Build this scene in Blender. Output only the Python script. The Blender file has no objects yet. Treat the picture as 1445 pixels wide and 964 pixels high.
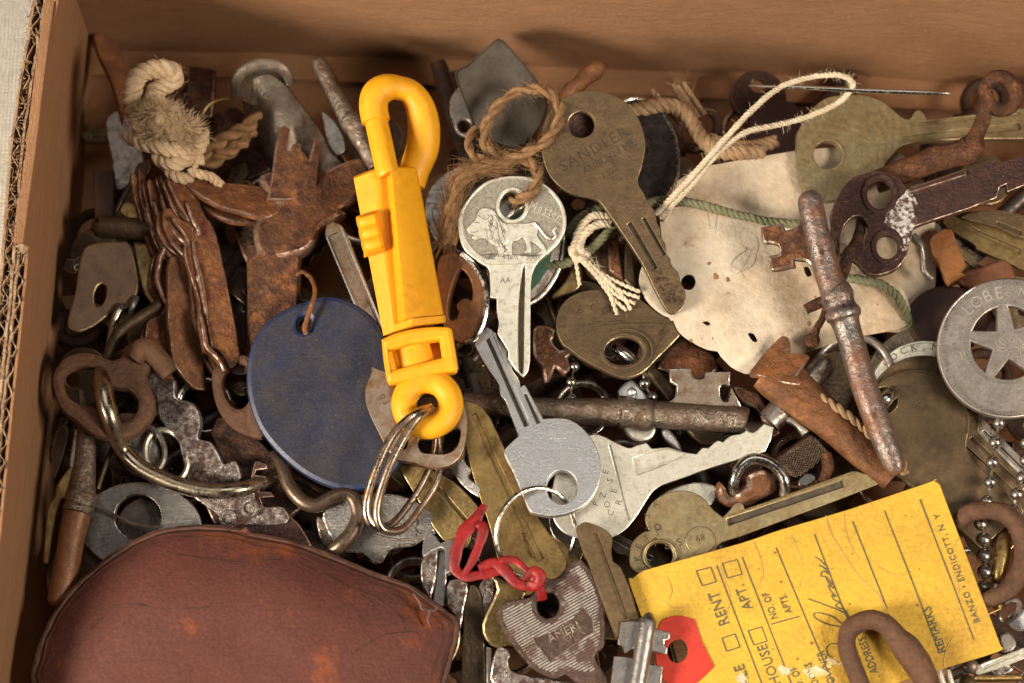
import bpy, math, random
from mathutils import Vector, Matrix, noise
from mathutils.geometry import delaunay_2d_cdt
SC = bpy.context.scene
R = math.radians
rng = random.Random(7)

# ------------------------------------------------------------------ camera
F = 3010.0; DIST = 0.5; TILT = R(14)
cam_d = bpy.data.cameras.new('camera'); cam = bpy.data.objects.new('camera', cam_d)
SC.collection.objects.link(cam); SC.camera = cam
cam.location = (0, -DIST*math.sin(TILT), DIST*math.cos(TILT)); cam.rotation_euler = (TILT, 0, 0)
cam_d.sensor_width = 36; cam_d.lens = F/1445*36
cam_d.clip_start = 0.02; cam_d.clip_end = 20
cam_d.dof.use_dof = True; cam_d.dof.focus_distance = 0.492; cam_d.dof.aperture_fstop = 11

# ------------------------------------------------------------------ light
w = bpy.data.worlds.new('World'); SC.world = w; w.use_nodes = True
w.node_tree.nodes['Background'].inputs[0].default_value = (1.0, 0.90, 0.79, 1)
w.node_tree.nodes['Background'].inputs[1].default_value = 0.012
def area(name, loc, power, sx, sy, col, target=(0, 0, 0)):
    l = bpy.data.lights.new(name, 'AREA'); l.shape = 'RECTANGLE'; l.size = sx; l.size_y = sy
    l.energy = power; l.color = col
    o = bpy.data.objects.new(name, l); SC.collection.objects.link(o); o.location = loc
    o.rotation_euler = (Vector(target)-Vector(loc)).to_track_quat('-Z', 'Y').to_euler()
area('left_lamp', (-0.58, -0.27, 0.41), 10.3, 0.22, 0.22, (1.0, 0.88, 0.73))
area('right_lamp', (0.48, -0.20, 0.52), 4.4, 0.20, 0.20, (1.0, 0.88, 0.73))
area('overhead_fill', (0.0, 0.23, 0.85), 1.12, 0.54, 0.42, (1.0, 0.93, 0.84))  # unseen soft fill added overhead so flat metal faces reflect brightly
SC.view_settings.view_transform = 'Standard'; SC.view_settings.look = 'None'
SC.view_settings.exposure = 0.04; SC.view_settings.gamma = 1.0

# ------------------------------------------------------------------ photo pixel -> place
CM = Matrix.Translation(cam.location) @ Matrix.Rotation(TILT, 4, 'X')
CO = Vector(cam.location); CR = CM.to_3x3()
def ray(px, py): return CR @ Vector(((px-722.5)/F, -(py-482)/F, -1.0))
def P(px, py, z=0.0):
    d = ray(px, py); return CO + d*((z*0.001-CO.z)/d.z)
PXM = DIST/F                       # metres per photo pixel near z = 0
class Plane:
    def __init__(s, pl):
        if isinstance(pl, (int, float)): pl = [(700, 480, pl)]
        q = [P(*p) for p in pl]
        if len(q) == 1: n = Vector((0, 0, 1))
        elif len(q) == 2:
            a = (q[1]-q[0]).normalized(); b = Vector((0, 0, 1)).cross(a).normalized(); n = a.cross(b)
        else: n = (q[1]-q[0]).cross(q[2]-q[0]).normalized()
        if n.z < 0: n = -n
        s.o = q[0]; s.n = n.normalized()
        s.u = (Vector((1, 0, 0)) - n*n.x).normalized(); s.v = s.n.cross(s.u)
    def at(s, px, py):
        d = ray(px, py); return CO + d*((s.o-CO).dot(s.n)/d.dot(s.n))
    def uv(s, px, py):
        q = s.at(px, py)-s.o; return Vector((q.dot(s.u), q.dot(s.v)))
    def w(s, p, h=0.0): return s.o + s.u*p.x + s.v*p.y + s.n*h
def cr(ox, oy, k=3.57):
    return lambda *pts: [(ox+p[0]/k, oy+p[1]/k)+tuple(p[2:]) for p in pts]
A1, A2, A3, A4 = [cr(x, 0) for x in (0, 350, 700, 1045)]
B1, B2, B3, B4 = [cr(x, 240) for x in (0, 350, 700, 1045)]
C1, C2, C3, C4 = [cr(x, 470) for x in (0, 350, 700, 1045)]
D1, D2, D3, D4 = [cr(x, 694) for x in (0, 350, 700, 1045)]
LI = cr(630, 240, 7.416); SA = cr(760, 120, 6.886); BC = cr(580, 740, 4.304); BR = cr(1270, 700, 3.651)
ST = cr(1180, 380, 5.355); CZ = cr(800, 600, 4.82); LK = cr(1000, 560, 6.025); AM = cr(700, 780, 5.24)
WL = cr(60, 560, 4.018); MM = cr(340, 640, 4.516); RL = cr(90, 300, 3.707); OV = cr(740, 320, 4.017)
CU = cr(600, 330, 3.325); YT = cr(880, 700, 3.65); RB = cr(1240, 280, 6.888); IB = cr(870, 460, 4.379)

# ------------------------------------------------------------------ curves
def cat(p0, p1, p2, p3, t):
    return tuple(0.5*((2*b)+(-a+c)*t+(2*a-5*b+4*c-d)*t*t+(-a+3*b-3*c+d)*t**3) for a, b, c, d in zip(p0, p1, p2, p3))
def sm(pts, k=4):
    """closed smooth outline; a third value 1 keeps a corner"""
    n = len(pts); out = []
    for i in range(n):
        a, b = pts[i], pts[(i+1) % n]
        ca, cb = len(a) > 2 and a[2], len(b) > 2 and b[2]
        p0 = pts[i-1][:2] if not ca else a[:2]; p3 = pts[(i+2) % n][:2] if not cb else b[:2]
        out.append(tuple(a[:2]))
        if ca and cb: continue
        for j in range(1, k): out.append(cat(p0, a[:2], b[:2], p3, j/k))
    return out
def pathsm(pts, k=5, closed=False):
    n = len(pts); out = []
    for i in range(n if closed else n-1):
        a, b = pts[i], pts[(i+1) % n]
        p0 = pts[i-1] if (i or closed) else a; p3 = pts[(i+2) % n] if (closed or i+2 < n) else b
        for j in range(k): out.append(cat(p0, a, b, p3, j/k))
    if not closed: out.append(tuple(pts[-1]))
    return out
def circ(cx, cy, rx, ry=None, n=36, rot=0):
    ry = ry or rx; c, s = math.cos(R(rot)), math.sin(R(rot))
    return [(cx+rx*math.cos(t)*c-ry*math.sin(t)*s, cy+rx*math.cos(t)*s+ry*math.sin(t)*c) for t in (2*math.pi*i/n for i in range(n))]
def slot(a, b, w, w2=None):
    w2 = w if w2 is None else w2
    dx, dy = b[0]-a[0], b[1]-a[1]; l = math.hypot(dx, dy); nx, ny = -dy/l, dx/l
    return [(a[0]+nx*w/2, a[1]+ny*w/2), (b[0]+nx*w2/2, b[1]+ny*w2/2), (b[0]-nx*w2/2, b[1]-ny*w2/2), (a[0]-nx*w/2, a[1]-ny*w/2)]
def inside(p, loop):
    c = False; x, y = p[0], p[1]; n = len(loop); j = n-1
    for i in range(n):
        xi, yi = loop[i][0], loop[i][1]; xj, yj = loop[j][0], loop[j][1]
        if (yi > y) != (yj > y) and x < (xj-xi)*(y-yi)/(yj-yi)+xi: c = not c
        j = i
    return c
def sarea(l): return sum(l[i-1][0]*l[i][1]-l[i][0]*l[i-1][1] for i in range(len(l)))/2
def inset(l, d):
    n = len(l); out = []
    for i in range(n):
        a, b, c = l[i-1], l[i], l[(i+1) % n]
        e1 = (b-a); e2 = (c-b)
        n1 = Vector((-e1.y, e1.x)).normalized() if e1.length > 1e-9 else Vector((0, 0))
        n2 = Vector((-e2.y, e2.x)).normalized() if e2.length > 1e-9 else n1
        m = n1+n2
        m = m.normalized() if m.length > 1e-6 else n1
        k = 1/max(0.55, m.dot(n2)) if n2.length else 1
        out.append(b+m*d*k)
    return out

# ------------------------------------------------------------------ mesh builder
class MB:
    def __init__(s): s.v = []; s.f = []; s.e = set()
    def add(s, vs, fs):
        o = len(s.v); s.v += vs; s.f += [tuple(i+o for i in f) for f in fs]; return s
    def flat(s, loop, pl, t=2.0, b=0.25, holes=(), grid=0, warp=None, lift=0.0, ins=0.0, bottom=True):
        """plate: its top face lies in the plane and carries the outline, thickness t (mm) goes down"""
        pl = pl if isinstance(pl, Plane) else Plane(pl)
        t *= .001; b = min(b*.001, t*.49); lift *= .001
        L = []
        for k, lp in enumerate([loop]+list(holes)):
            q = [pl.uv(*p[:2]) for p in lp]
            q = [q[i] for i in range(len(q)) if (q[i]-q[i-1]).length > 2e-6]
            if (sarea(q) > 0) != (k == 0): q.reverse()
            if ins: q = inset(q, ins*.001)
            L.append(q)
        prof = [(b, 0), (b*.3, -b*.3), (0, -b), (0, -t+b), (b, -t)]
        rings = [[(inset(q, d) if d else q) for q in L] for d, h in prof]
        def cap(loops, h, flip):
            pts = [p for q in loops for p in q]; ed = []; o = 0
            for q in loops:
                ed += [(o+i, o+(i+1) % len(q)) for i in range(len(q))]; o += len(q)
            if grid:
                g = grid*.001; xs = [p.x for p in L[0]]; ys = [p.y for p in L[0]]
                x = min(xs)
                while x < max(xs):
                    y = min(ys)
                    while y < max(ys):
                        c = Vector((x, y))
                        if inside(c, L[0]) and not any(inside(c, q) for q in L[1:]) and min((c-p).length for p in pts[:o]) > g*.4:
                            pts.append(c)
                        y += g
                    x += g
            r = delaunay_2d_cdt(pts, ed, [], 1, 1e-9)
            fs = []
            for f in r[2]:
                c = sum((Vector(r[0][i]) for i in f), Vector((0, 0)))/len(f)
                if inside(c, loops[0]) and not any(inside(c, q) for q in loops[1:]):
                    a2 = sarea([r[0][i] for i in f])
                    f = list(f)
                    if (a2 < 0) != flip: f.reverse()
                    fs.append(f)
            return [pl.w(Vector(p), h+lift) for p in r[0]], fs
        vs = []; fs = []
        tv, tf = cap(rings[0], 0, False); vs += tv; fs += tf
        base = []
        for (d, h), rg in zip(prof, rings):
            row = []
            for q in rg:
                row.append((len(vs), len(q))); vs += [pl.w(p, h+lift) for p in q]
            base.append(row)
        for k in range(len(prof)-1):
            for (a, n), (c, _) in zip(base[k], base[k+1]):
                for i in range(n):
                    j = (i+1) % n; fs.append((a+i, c+i, c+j, a+j))
                    if k < 2: s.e.add(len(s.f)+len(fs)-1)
        if bottom:
            bv, bf = cap(rings[-1], -t, True); o = len(vs); vs += bv; fs += [tuple(i+o for i in f) for f in bf]
        if warp: vs = [warp(x) for x in vs]
        return s.add(vs, fs)
    def key(s, loop, pl, t=2.0, holes=(), slots=(), depth=0.7, b=0.22):
        pl = pl if isinstance(pl, Plane) else Plane(pl)
        if not slots: return s.flat(loop, pl, t, b, holes)
        s.flat(loop, pl, depth+.1, min(b, .2), list(holes)+list(slots))
        return s.flat(loop, pl, t-depth, b, holes, lift=-depth, ins=0.04)
    def tube(s, pts, r, n=10, closed=False, k=5, flatten=1.0, wob=0.0, ws=250, raw=False, capk=True, up=None):
        """tube along photo points (px, py, z mm); r in photo pixels, one value or one per point"""
        m = len(pts)
        if not isinstance(r, (list, tuple)): r = [r]*m
        d = [tuple(p)+(q,) for p, q in zip(pts, r)]
        d = pathsm(d, k, closed) if k > 1 else d
        c = [Vector(p[:3]) if raw else P(*p[:3]) for p in d]; rr = [p[3]*PXM for p in d]
        N = len(c); vs = []; fs = []
        prev = None
        for i in range(N):
            if closed: tg = c[(i+1) % N]-c[i-1]
            else: tg = c[min(i+1, N-1)]-c[max(i-1, 0)]
            tg.normalize()
            if prev is None:
                ref = Vector(up) if up else (Vector((0, 0, 1)) if abs(tg.z) < .9 else Vector((1, 0, 0)))
                a = (ref-tg*ref.dot(tg)).normalized()
            else: a = (prev-tg*prev.dot(tg)).normalized()
            prev = a; bb = tg.cross(a)
            for j in range(n):
                t = 2*math.pi*j/n
                rad = rr[i]
                v = c[i]+a*math.cos(t)*rad*flatten+bb*math.sin(t)*rad
                if wob:
                    v += (v-c[i])*wob*noise.noise(v*ws)
                vs.append(v)
        for i in range(N if closed else N-1):
            for j in range(n):
                a0 = i*n+j; a1 = i*n+(j+1) % n; b0 = ((i+1) % N)*n+j; b1 = ((i+1) % N)*n+(j+1) % n
                fs.append((a0, a1, b1, b0))
        if not closed and capk:
            fs.append(tuple(reversed(range(n)))); fs.append(tuple((N-1)*n+j for j in range(n)))
        return s.add(vs, fs)
    def ring(s, cx, cy, rx, ry, z, r, dz=0, ph=0, rot=0, a0=0, a1=360, n=40, seg=8, flatten=1.0):
        pts = []
        full = abs(a1-a0) >= 360
        m = n if full else n+1
        for i in range(m):
            t = R(a0+(a1-a0)*i/n); c, q = math.cos(R(rot)), math.sin(R(rot))
            x, y = rx*math.cos(t), ry*math.sin(t)
            pts.append((cx+x*c-y*q, cy+x*q+y*c, z+dz*math.cos(t-R(ph))))
        return s.tube(pts, r, seg, full, 1, flatten)
    def loft(s, rings, cap=True):
        n = len(rings[0]); vs = [P(*p) for q in rings for p in q]; fs = []
        for k in range(len(rings)-1):
            for j in range(n):
                fs.append((k*n+j, k*n+(j+1) % n, (k+1)*n+(j+1) % n, (k+1)*n+j))
        if cap: fs.append(tuple(range(n-1, -1, -1))); fs.append(tuple((len(rings)-1)*n+j for j in range(n)))
        return s.add(vs, fs)
    def ball(s, px, py, z, r, seg=12, rows=8, sq=1.0):
        c = P(px, py, z); rad = r*PXM; vs = []; fs = []
        for i in range(rows+1):
            th = math.pi*i/rows
            for j in range(seg):
                ph = 2*math.pi*j/seg
                vs.append(c+Vector((math.sin(th)*math.cos(ph), math.sin(th)*math.sin(ph), sq*math.cos(th)))*rad)
        for i in range(rows):
            for j in range(seg):
                fs.append((i*seg+j, (i+1)*seg+j, (i+1)*seg+(j+1) % seg, i*seg+(j+1) % seg))
        return s.add(vs, fs)
    def quad(s, a, b, c, d): return s.add([Vector(x) for x in (a, b, c, d)], [(0, 1, 2, 3)])
    def strands(s, pts, Rr, r, ns=3, pitch=30, n=6, closed=False, k=10, ph0=0.0, wob=0.0):
        """twisted cord: ns strands of radius r (px) wound at radius Rr (px)"""
        c = [P(*p) for p in pathsm([tuple(p) for p in pts], k, closed)]
        L = [0.0]
        for i in range(1, len(c)): L.append(L[-1]+(c[i]-c[i-1]).length)
        step = 3.0*PXM; m = max(4, int(L[-1]/step)); q = []; i = 0
        for u in range(m+1):
            l = L[-1]*u/m
            while i < len(L)-2 and L[i+1] < l: i += 1
            q.append(c[i].lerp(c[i+1], (l-L[i])/max(1e-9, L[i+1]-L[i])))
        prev = None; fr = []
        for i in range(len(q)):
            tg = (q[min(i+1, len(q)-1)]-q[max(i-1, 0)]).normalized()
            if prev is None:
                a = Vector((0, 0, 1)) if abs(tg.z) < .9 else Vector((1, 0, 0)); a = (a-tg*a.dot(tg)).normalized()
            else: a = (prev-tg*prev.dot(tg)).normalized()
            prev = a; fr.append((a, tg.cross(a)))
        for j in range(ns):
            pp = []; rr = []
            for i in range(len(q)):
                t = ph0+2*math.pi*j/ns+2*math.pi*(L[-1]*i/(len(q)-1))/(pitch*PXM)
                w_ = 1+wob*noise.noise(q[i]*400+Vector((j*3, 0, 0)))
                pp.append(q[i]+(fr[i][0]*math.cos(t)+fr[i][1]*math.sin(t))*Rr*PXM*w_); rr.append(r*w_)
            s.tube(pp, rr, n, False, 1, raw=True)
        return s
    def fuzz(s, pts, num, spread, ln, r=0.35, k=6, seed=1, along=0.6):
        g = random.Random(seed); c = [P(*p) for p in pathsm([tuple(p) for p in pts], k)]
        for _ in range(num):
            i = g.randrange(len(c)-1); p = c[i].lerp(c[i+1], g.random())
            tg = (c[i+1]-c[i]).normalized()
            o = Vector((g.gauss(0, 1), g.gauss(0, 1), g.gauss(0, .8))).normalized()
            d = (o*(1-along)+tg*along*g.choice((-1, 1))).normalized()
            p0 = p+o*spread*PXM*g.uniform(.6, 1); l = ln*PXM*g.uniform(.5, 1.3)
            b = Vector((g.gauss(0, 1), g.gauss(0, 1), g.gauss(0, 1)))*l*.3
            s.tube([p0, p0+d*l*.5+b*.4+o*l*.12, p0+d*l+b*.3+o*l*.2], [r, r*.9, r*.4], 3, False, 1, raw=True, capk=False)
        return s
    def text(s, tx, px, py, ang, h, pl, ex=0.06, lift=0.02, sx=1.0, align='CENTER', sp=1.0):
        pl = pl if isinstance(pl, Plane) else Plane(pl)
        cu = bpy.data.curves.new('lettering', 'FONT'); cu.body = tx; cu.align_x = align; cu.align_y = 'CENTER'
        cu.size = 1; cu.extrude = 0.5; cu.resolution_u = 2; cu.space_character = sp
        ob = bpy.data.objects.new('lettering', cu); me = bpy.data.meshes.new_from_object(ob)
        p = pl.at(px, py); q = pl.at(px+math.cos(R(ang)), py-math.sin(R(ang)))
        e1 = (q-p).normalized(); e2 = pl.n.cross(e1); k = h*PXM*1.4
        vs = [p+e1*v.co.x*k*sx+e2*v.co.y*k+pl.n*(lift+ex*(v.co.z+.5))*.001 for v in me.vertices]
        fs = [tuple(f.vertices) for f in me.polygons]
        bpy.data.objects.remove(ob); bpy.data.curves.remove(cu); bpy.data.meshes.remove(me)
        return s.add(vs, fs)
    def arctext(s, tx, cx, cy, r, a0, a1, h, pl, inward=False, **kw):
        n = len(tx)
        for i, ch in enumerate(tx):
            a = a0+(a1-a0)*i/max(1, n-1)
            if ch == ' ': continue
            s.text(ch, cx+r*math.cos(R(a)), cy-r*math.sin(R(a)), a-90 if not inward else a+90, h, pl, **kw)
        return s
    def stroke(s, pts, wd, pl, ex=0.05, lift=0.02, k=6):
        """thin flat line laid on a plane"""
        pl = pl if isinstance(pl, Plane) else Plane(pl)
        q = [pl.uv(*p) for p in (pathsm(pts, k) if k > 1 else pts)]
        vs = []; fs = []; w2 = wd*PXM/2
        for i, p in enumerate(q):
            tg = (q[min(i+1, len(q)-1)]-q[max(i-1, 0)]).normalized(); nn = Vector((-tg.y, tg.x))
            vs += [pl.w(p-nn*w2, lift*.001), pl.w(p-nn*w2*.7, (lift+ex)*.001), pl.w(p+nn*w2*.7, (lift+ex)*.001), pl.w(p+nn*w2, lift*.001)]
        for i in range(len(q)-1):
            for j in range(3):
                a = i*4+j; fs.append((a, a+4, a+5, a+1))
        return s.add(vs, fs)

EDGE = {}; RAG = {}
def mesh(name, mb, org, mat, ang=38):
    me = bpy.data.meshes.new(name); me.from_pydata([v-org for v in mb.v], [], mb.f); me.validate()
    me.materials.append(mat)
    if mat.name in EDGE and mb.e and len(me.polygons) == len(mb.f):
        me.materials.append(EDGE[mat.name])
        for i in mb.e: me.polygons[i].material_index = 1
    if mat.name in RAG:
        a = RAG[mat.name]*.001
        for v in me.vertices:
            q = v.co+org
            v.co += (noise.noise_vector(q*330)+noise.noise_vector(q*1100)*.6)*a
    me.shade_smooth(); me.set_sharp_from_angle(angle=R(ang)); me.update()
    return me
def center(mb):
    lo = [min(v[i] for v in mb.v) for i in range(3)]; hi = [max(v[i] for v in mb.v) for i in range(3)]
    return Vector(((lo[0]+hi[0])/2, (lo[1]+hi[1])/2, lo[2]))
def one(name, label, catg, mb, mat, group=None, kind=None):
    o = Vector(center(mb)); ob = bpy.data.objects.new(name, mesh(name, mb, o, mat)); SC.collection.objects.link(ob); ob.location = o
    if label: ob['label'] = label
    if catg: ob['category'] = catg
    if group: ob['group'] = group
    if kind: ob['kind'] = kind
    return ob
def thing(name, label, catg, at, group=None, kind=None):
    o = bpy.data.objects.new(name, None); SC.collection.objects.link(o); o.location = P(*at)
    o.empty_display_size = .01
    if label: o['label'] = label
    if catg: o['category'] = catg
    if group: o['group'] = group
    if kind: o['kind'] = kind
    return o
def root_loc(o):
    l = Vector(o.location)
    while o.parent: o = o.parent; l += o.location
    return l
def part(name, par, mb, mat, label=None, kind=None):
    ob = bpy.data.objects.new(name, mesh(name, mb, root_loc(par), mat)); SC.collection.objects.link(ob); ob.parent = par
    if label: ob['label'] = label
    if kind: ob['kind'] = kind
    return ob

# ------------------------------------------------------------------ materials
_m = {}
def mat(name, base, rough=.4, metal=0.0, spot=None, amt=.5, scale=300, bump=.3, srough=.8, smetal=0.0, soft=.12, vary=.25,
        stretch=(1, 1, 1), fine=5.0, spec=.5, sss=0.0, pit=0.0, scr=0.0, spot2=None, amt2=.3, scale2=120):
    if name in _m: return _m[name]
    m = bpy.data.materials.new(name); m.use_nodes = True; nt = m.node_tree; N = nt.nodes; L = nt.links
    b = N['Principled BSDF']; tc = N.new('ShaderNodeTexCoord'); mp = N.new('ShaderNodeMapping')
    mp.inputs['Scale'].default_value = stretch; L.new(tc.outputs['Object'], mp.inputs[0])
    def nz(sc, det=6, ro=.65):
        n = N.new('ShaderNodeTexNoise'); n.inputs['Scale'].default_value = sc; n.inputs['Detail'].default_value = det
        n.inputs['Roughness'].default_value = ro; L.new(mp.outputs[0], n.inputs['Vector']); return n.outputs[0]
    def mr(v, a, c, lo=0., hi=1.):
        n = N.new('ShaderNodeMapRange'); n.inputs[1].default_value = a; n.inputs[2].default_value = c
        n.inputs[3].default_value = lo; n.inputs[4].default_value = hi; L.new(v, n.inputs[0]); return n.outputs[0]
    def mx(f, a, c):
        n = N.new('ShaderNodeMix'); n.data_type = 'RGBA'; L.new(f, n.inputs[0])
        for i, x in ((6, a), (7, c)):
            if isinstance(x, tuple): n.inputs[i].default_value = x+(1,)
            else: L.new(x, n.inputs[i])
        return n.outputs[2]
    n1 = nz(scale); n2 = nz(scale*fine, 4, .6); n3 = nz(scale*.35, 5, .6)
    v = mr(n3, .3, .7)
    col = mx(v, tuple(c*(1-vary) for c in base), tuple(min(1, c*(1+vary)) for c in base))
    v2 = mr(n2, .3, .7)
    col = mx(v2, mx(v, tuple(c*(1-vary*1.5) for c in base), tuple(c*(1-.3*vary) for c in base)), col)
    rg = mr(n2, .25, .75, max(.03, rough-.10), rough+.12)
    if spot2:
        n4 = nz(scale2, 7, .7); q = mr(n4, 1-amt2-.08+.0-.12, 1-amt2+.08-.12) if False else mr(n4, .62-amt2*.3, .72-amt2*.3)
        col = mx(q, col, spot2)
    if spot:
        t = .5+(.5-amt)*.45
        k = mr(n1, t-soft, t+soft)
        col = mx(k, col, mx(v2, tuple(c*.7 for c in spot), tuple(min(1, c*1.25) for c in spot)))
        n = N.new('ShaderNodeMix'); n.data_type = 'FLOAT'; L.new(k, n.inputs[0]); L.new(rg, n.inputs[2]); n.inputs[3].default_value = srough
        rg = n.outputs[0]
        L.new(mr(k, 0, 1, metal, smetal), b.inputs['Metallic'])
    else: b.inputs['Metallic'].default_value = metal
    L.new(col, b.inputs['Base Color']); L.new(rg, b.inputs['Roughness'])
    b.inputs['Specular IOR Level'].default_value = spec
    if sss:
        b.inputs['Subsurface Weight'].default_value = sss; b.inputs['Subsurface Radius'].default_value = (1, .5, .1); b.inputs['Subsurface Scale'].default_value = .002
    bp = N.new('ShaderNodeBump'); bp.inputs['Strength'].default_value = min(1, bump); bp.inputs['Distance'].default_value = .12/scale
    ad = N.new('ShaderNodeMath'); ad.operation = 'MULTIPLY_ADD'; L.new(n2, ad.inputs[0]); ad.inputs[1].default_value = .35; L.new(n1, ad.inputs[2])
    hsrc = ad.outputs[0]
    if pit:
        n5 = nz(scale*2.3, 5, .7); q5 = mr(n5, .40, .56, -pit, 0)
        a2 = N.new('ShaderNodeMath'); a2.operation = 'ADD'; L.new(hsrc, a2.inputs[0]); L.new(q5, a2.inputs[1]); hsrc = a2.outputs[0]
    if scr:
        m2 = N.new('ShaderNodeMapping'); m2.inputs['Rotation'].default_value = (0, 0, .6); m2.inputs['Scale'].default_value = (1, 44, 1); L.new(tc.outputs['Object'], m2.inputs[0])
        m3 = N.new('ShaderNodeMapping'); m3.inputs['Rotation'].default_value = (0, 0, -.9); m3.inputs['Scale'].default_value = (1, 52, 1); L.new(tc.outputs['Object'], m3.inputs[0])
        for mm, sc_ in ((m2, 130), (m3, 95)):
            n6 = N.new('ShaderNodeTexNoise'); n6.inputs['Scale'].default_value = sc_; n6.inputs['Detail'].default_value = 3; L.new(mm.outputs[0], n6.inputs['Vector'])
            q6 = mr(n6.outputs[0], .63, .70, 0, -scr*.28); a3 = N.new('ShaderNodeMath'); a3.operation = 'ADD'; L.new(hsrc, a3.inputs[0]); L.new(q6, a3.inputs[1]); hsrc = a3.outputs[0]
    L.new(hsrc, bp.inputs['Height']); L.new(bp.outputs[0], b.inputs['Normal'])
    _m[name] = m; return m

RUST = (.20, .075, .030); DARK = (.055, .030, .020)
silver = mat('silver_steel', (.70, .70, .71), .30, .90, (.54, .53, .52), .25, 700, .45, .42, .9, vary=.05, fine=4, pit=.25, soft=.3, scr=.8)
steel = mat('worn_steel', (.42, .39, .35), .30, 1, (.16, .11, .08), .45, 420, .22, .6, .5)
greysteel = mat('grey_steel', (.33, .315, .30), .36, 1, (.17, .145, .12), .32, 500, .35, .5, .8, vary=.14, scr=.8, pit=.15)
chrome = mat('bright_steel', (.60, .57, .52), .20, 1, (.20, .12, .07), .22, 350, .12, .55, .6)
nickel = mat('nickel', (.80, .76, .635), .34, .80, (.48, .42, .31), .22, 700, .32, .48, .8, vary=.08, fine=3, pit=.15, scr=.6)
nickdark = mat('tarnished_nickel', (.52, .48, .39), .46, .8, (.25, .22, .17), .42, 2200, .8, .6, .8, vary=.1, fine=2)
brass = mat('old_brass', (.33, .235, .095), .36, .9, (.17, .11, .045), .42, 300, .25, .5, .8, pit=.2, spot2=(.12, .075, .03), amt2=.05, scale2=500)
brassy = mat('bright_brass', (.40, .275, .105), .33, .9, (.22, .13, .05), .38, 260, .30, .5, .8, pit=.2, spot2=(.14, .08, .035), amt2=.08, scale2=420)
palebrass = mat('nickel_brass', (.40, .325, .180), .38, .75, (.25, .18, .085), .42, 170, .22, .5, .7, pit=.15, spot2=(.14, .09, .04), amt2=-.08, scale2=600)
bronze = mat('dull_bronze', (.150, .098, .048), .46, .5, (.085, .054, .027), .42, 300, .5, .58, .4, pit=.25, spot2=(.26, .13, .045), amt2=-.08, scale2=900)
bronzed = mat('dark_bronze', (.105, .070, .038), .40, .6, (.055, .036, .020), .45, 350, .5, .55, .4, pit=.3)
rustb = mat('brown_rust', (.180, .072, .028), .52, .15, (.070, .030, .017), .50, 300, .9, .66, .2, pit=.7, vary=.36, spec=.4, spot2=(.28, .105, .030), amt2=.34, scale2=190, soft=.10)
rusto = mat('orange_rust', (.250, .100, .032), .50, .1, (.125, .054, .025), .50, 150, .7, .60, .2, pit=.3, vary=.30, spec=.4, spot2=(.33, .120, .028), amt2=.34, scale2=340, soft=.14)
rustd = mat('dark_rust', (.060, .032, .023), .48, .35, (.120, .050, .024), .45, 420, 1.0, .66, .1, pit=.8, vary=.35, soft=.08)
rustm = mat('rust_over_steel', (.34, .285, .235), .34, .9, (.135, .068, .036), .50, 300, .6, .55, .35, pit=.5, soft=.10, spot2=(.10, .060, .040), amt2=.25, scale2=600)
rustp = mat('pitted_iron', (.40, .36, .33), .27, 1, (.070, .036, .028), .54, 620, .9, .50, .3, soft=.10, fine=3, pit=.5, spot2=(.10, .045, .030), amt2=.30, scale2=260)
rustred = mat('red_rust', (.175, .058, .022), .42, .15, (.255, .100, .032), .42, 200, .8, .52, .2, pit=.6, vary=.35, spec=.45, spot2=(.075, .032, .018), amt2=.30, scale2=140, soft=.10)
cladr = mat('iron_oxide', (.085, .040, .032), .34, .5, (.045, .022, .018), .5, 500, .9, .5, .4, pit=.6, vary=.3, spot2=(.15, .065, .040), amt2=.22, scale2=900)
yplast = mat('yellow_plastic', (.84, .395, .010), .50, 0, (.74, .31, .010), .16, 110, .14, .5, 0, soft=.25, vary=.05, sss=.10, spot2=(.42, .20, .03), amt2=-.26, scale2=420, scr=.5, spec=.4)
blue = mat('blue_fibre', (.011, .019, .056), .56, 0, (.048, .042, .040), .46, 200, .5, .7, 0, soft=.28, fine=9, vary=.5, spec=.25, spot2=(.17, .13, .085), amt2=.03, scale2=1100, scr=.5)
leather = mat('red_leather', (.150, .046, .034), .62, 0, (.112, .044, .034), .40, 60, .34, .68, 0, soft=.28, fine=20, spec=.25, spot2=(.40, .100, .022), amt2=.24, scale2=41, vary=.26, scr=.4)
leatherd = mat('leather_edge', (.070, .028, .020), .6, 0, (.13, .052, .028), .45, 200, .5, .7, 0)
paper = mat('aged_paper', (.70, .61, .475), .85, 0, (.40, .275, .155), .40, 52, .35, .85, 0, soft=.18, vary=.10, fine=12, spot2=(.32, .19, .09), amt2=.06, scale2=130)
ypaper = mat('yellow_card', (.77, .495, .050), .66, 0, (.56, .32, .05), .44, 45, .35, .7, 0, soft=.22, vary=.10, fine=22, spec=.3, spot2=(.50, .27, .07), amt2=-.05, scale2=170, scr=.5)
redcard = mat('red_card', (.66, .040, .018), .6, 0, (.50, .035, .02), .4, 200, .12, .65, 0, vary=.1)
ink = mat('dark_ink', (.10, .10, .07), .7, vary=.1)
pencil = mat('pencil', (.36, .32, .27), .8, vary=.1)
card = mat('cardboard', (.410, .218, .112), .90, 0, (.320, .164, .082), .5, 140, .6, .92, 0, soft=.30, vary=.13, stretch=(1, 5, 5), fine=8, spec=.2, pit=.3)
cardy = mat('cardboard_left', (.410, .218, .112), .90, 0, (.320, .164, .082), .5, 140, .6, .92, 0, soft=.30, vary=.13, stretch=(5, 1, 5), fine=8, spec=.2, pit=.3)
cardcut = mat('cardboard_cut', (.46, .32, .20), .95, 0, (.30, .18, .10), .5, 500, .6, .95, 0)
jute = mat('jute', (.330, .185, .080), .85, 0, (.20, .105, .045), .45, 600, .4, .9, 0)
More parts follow.
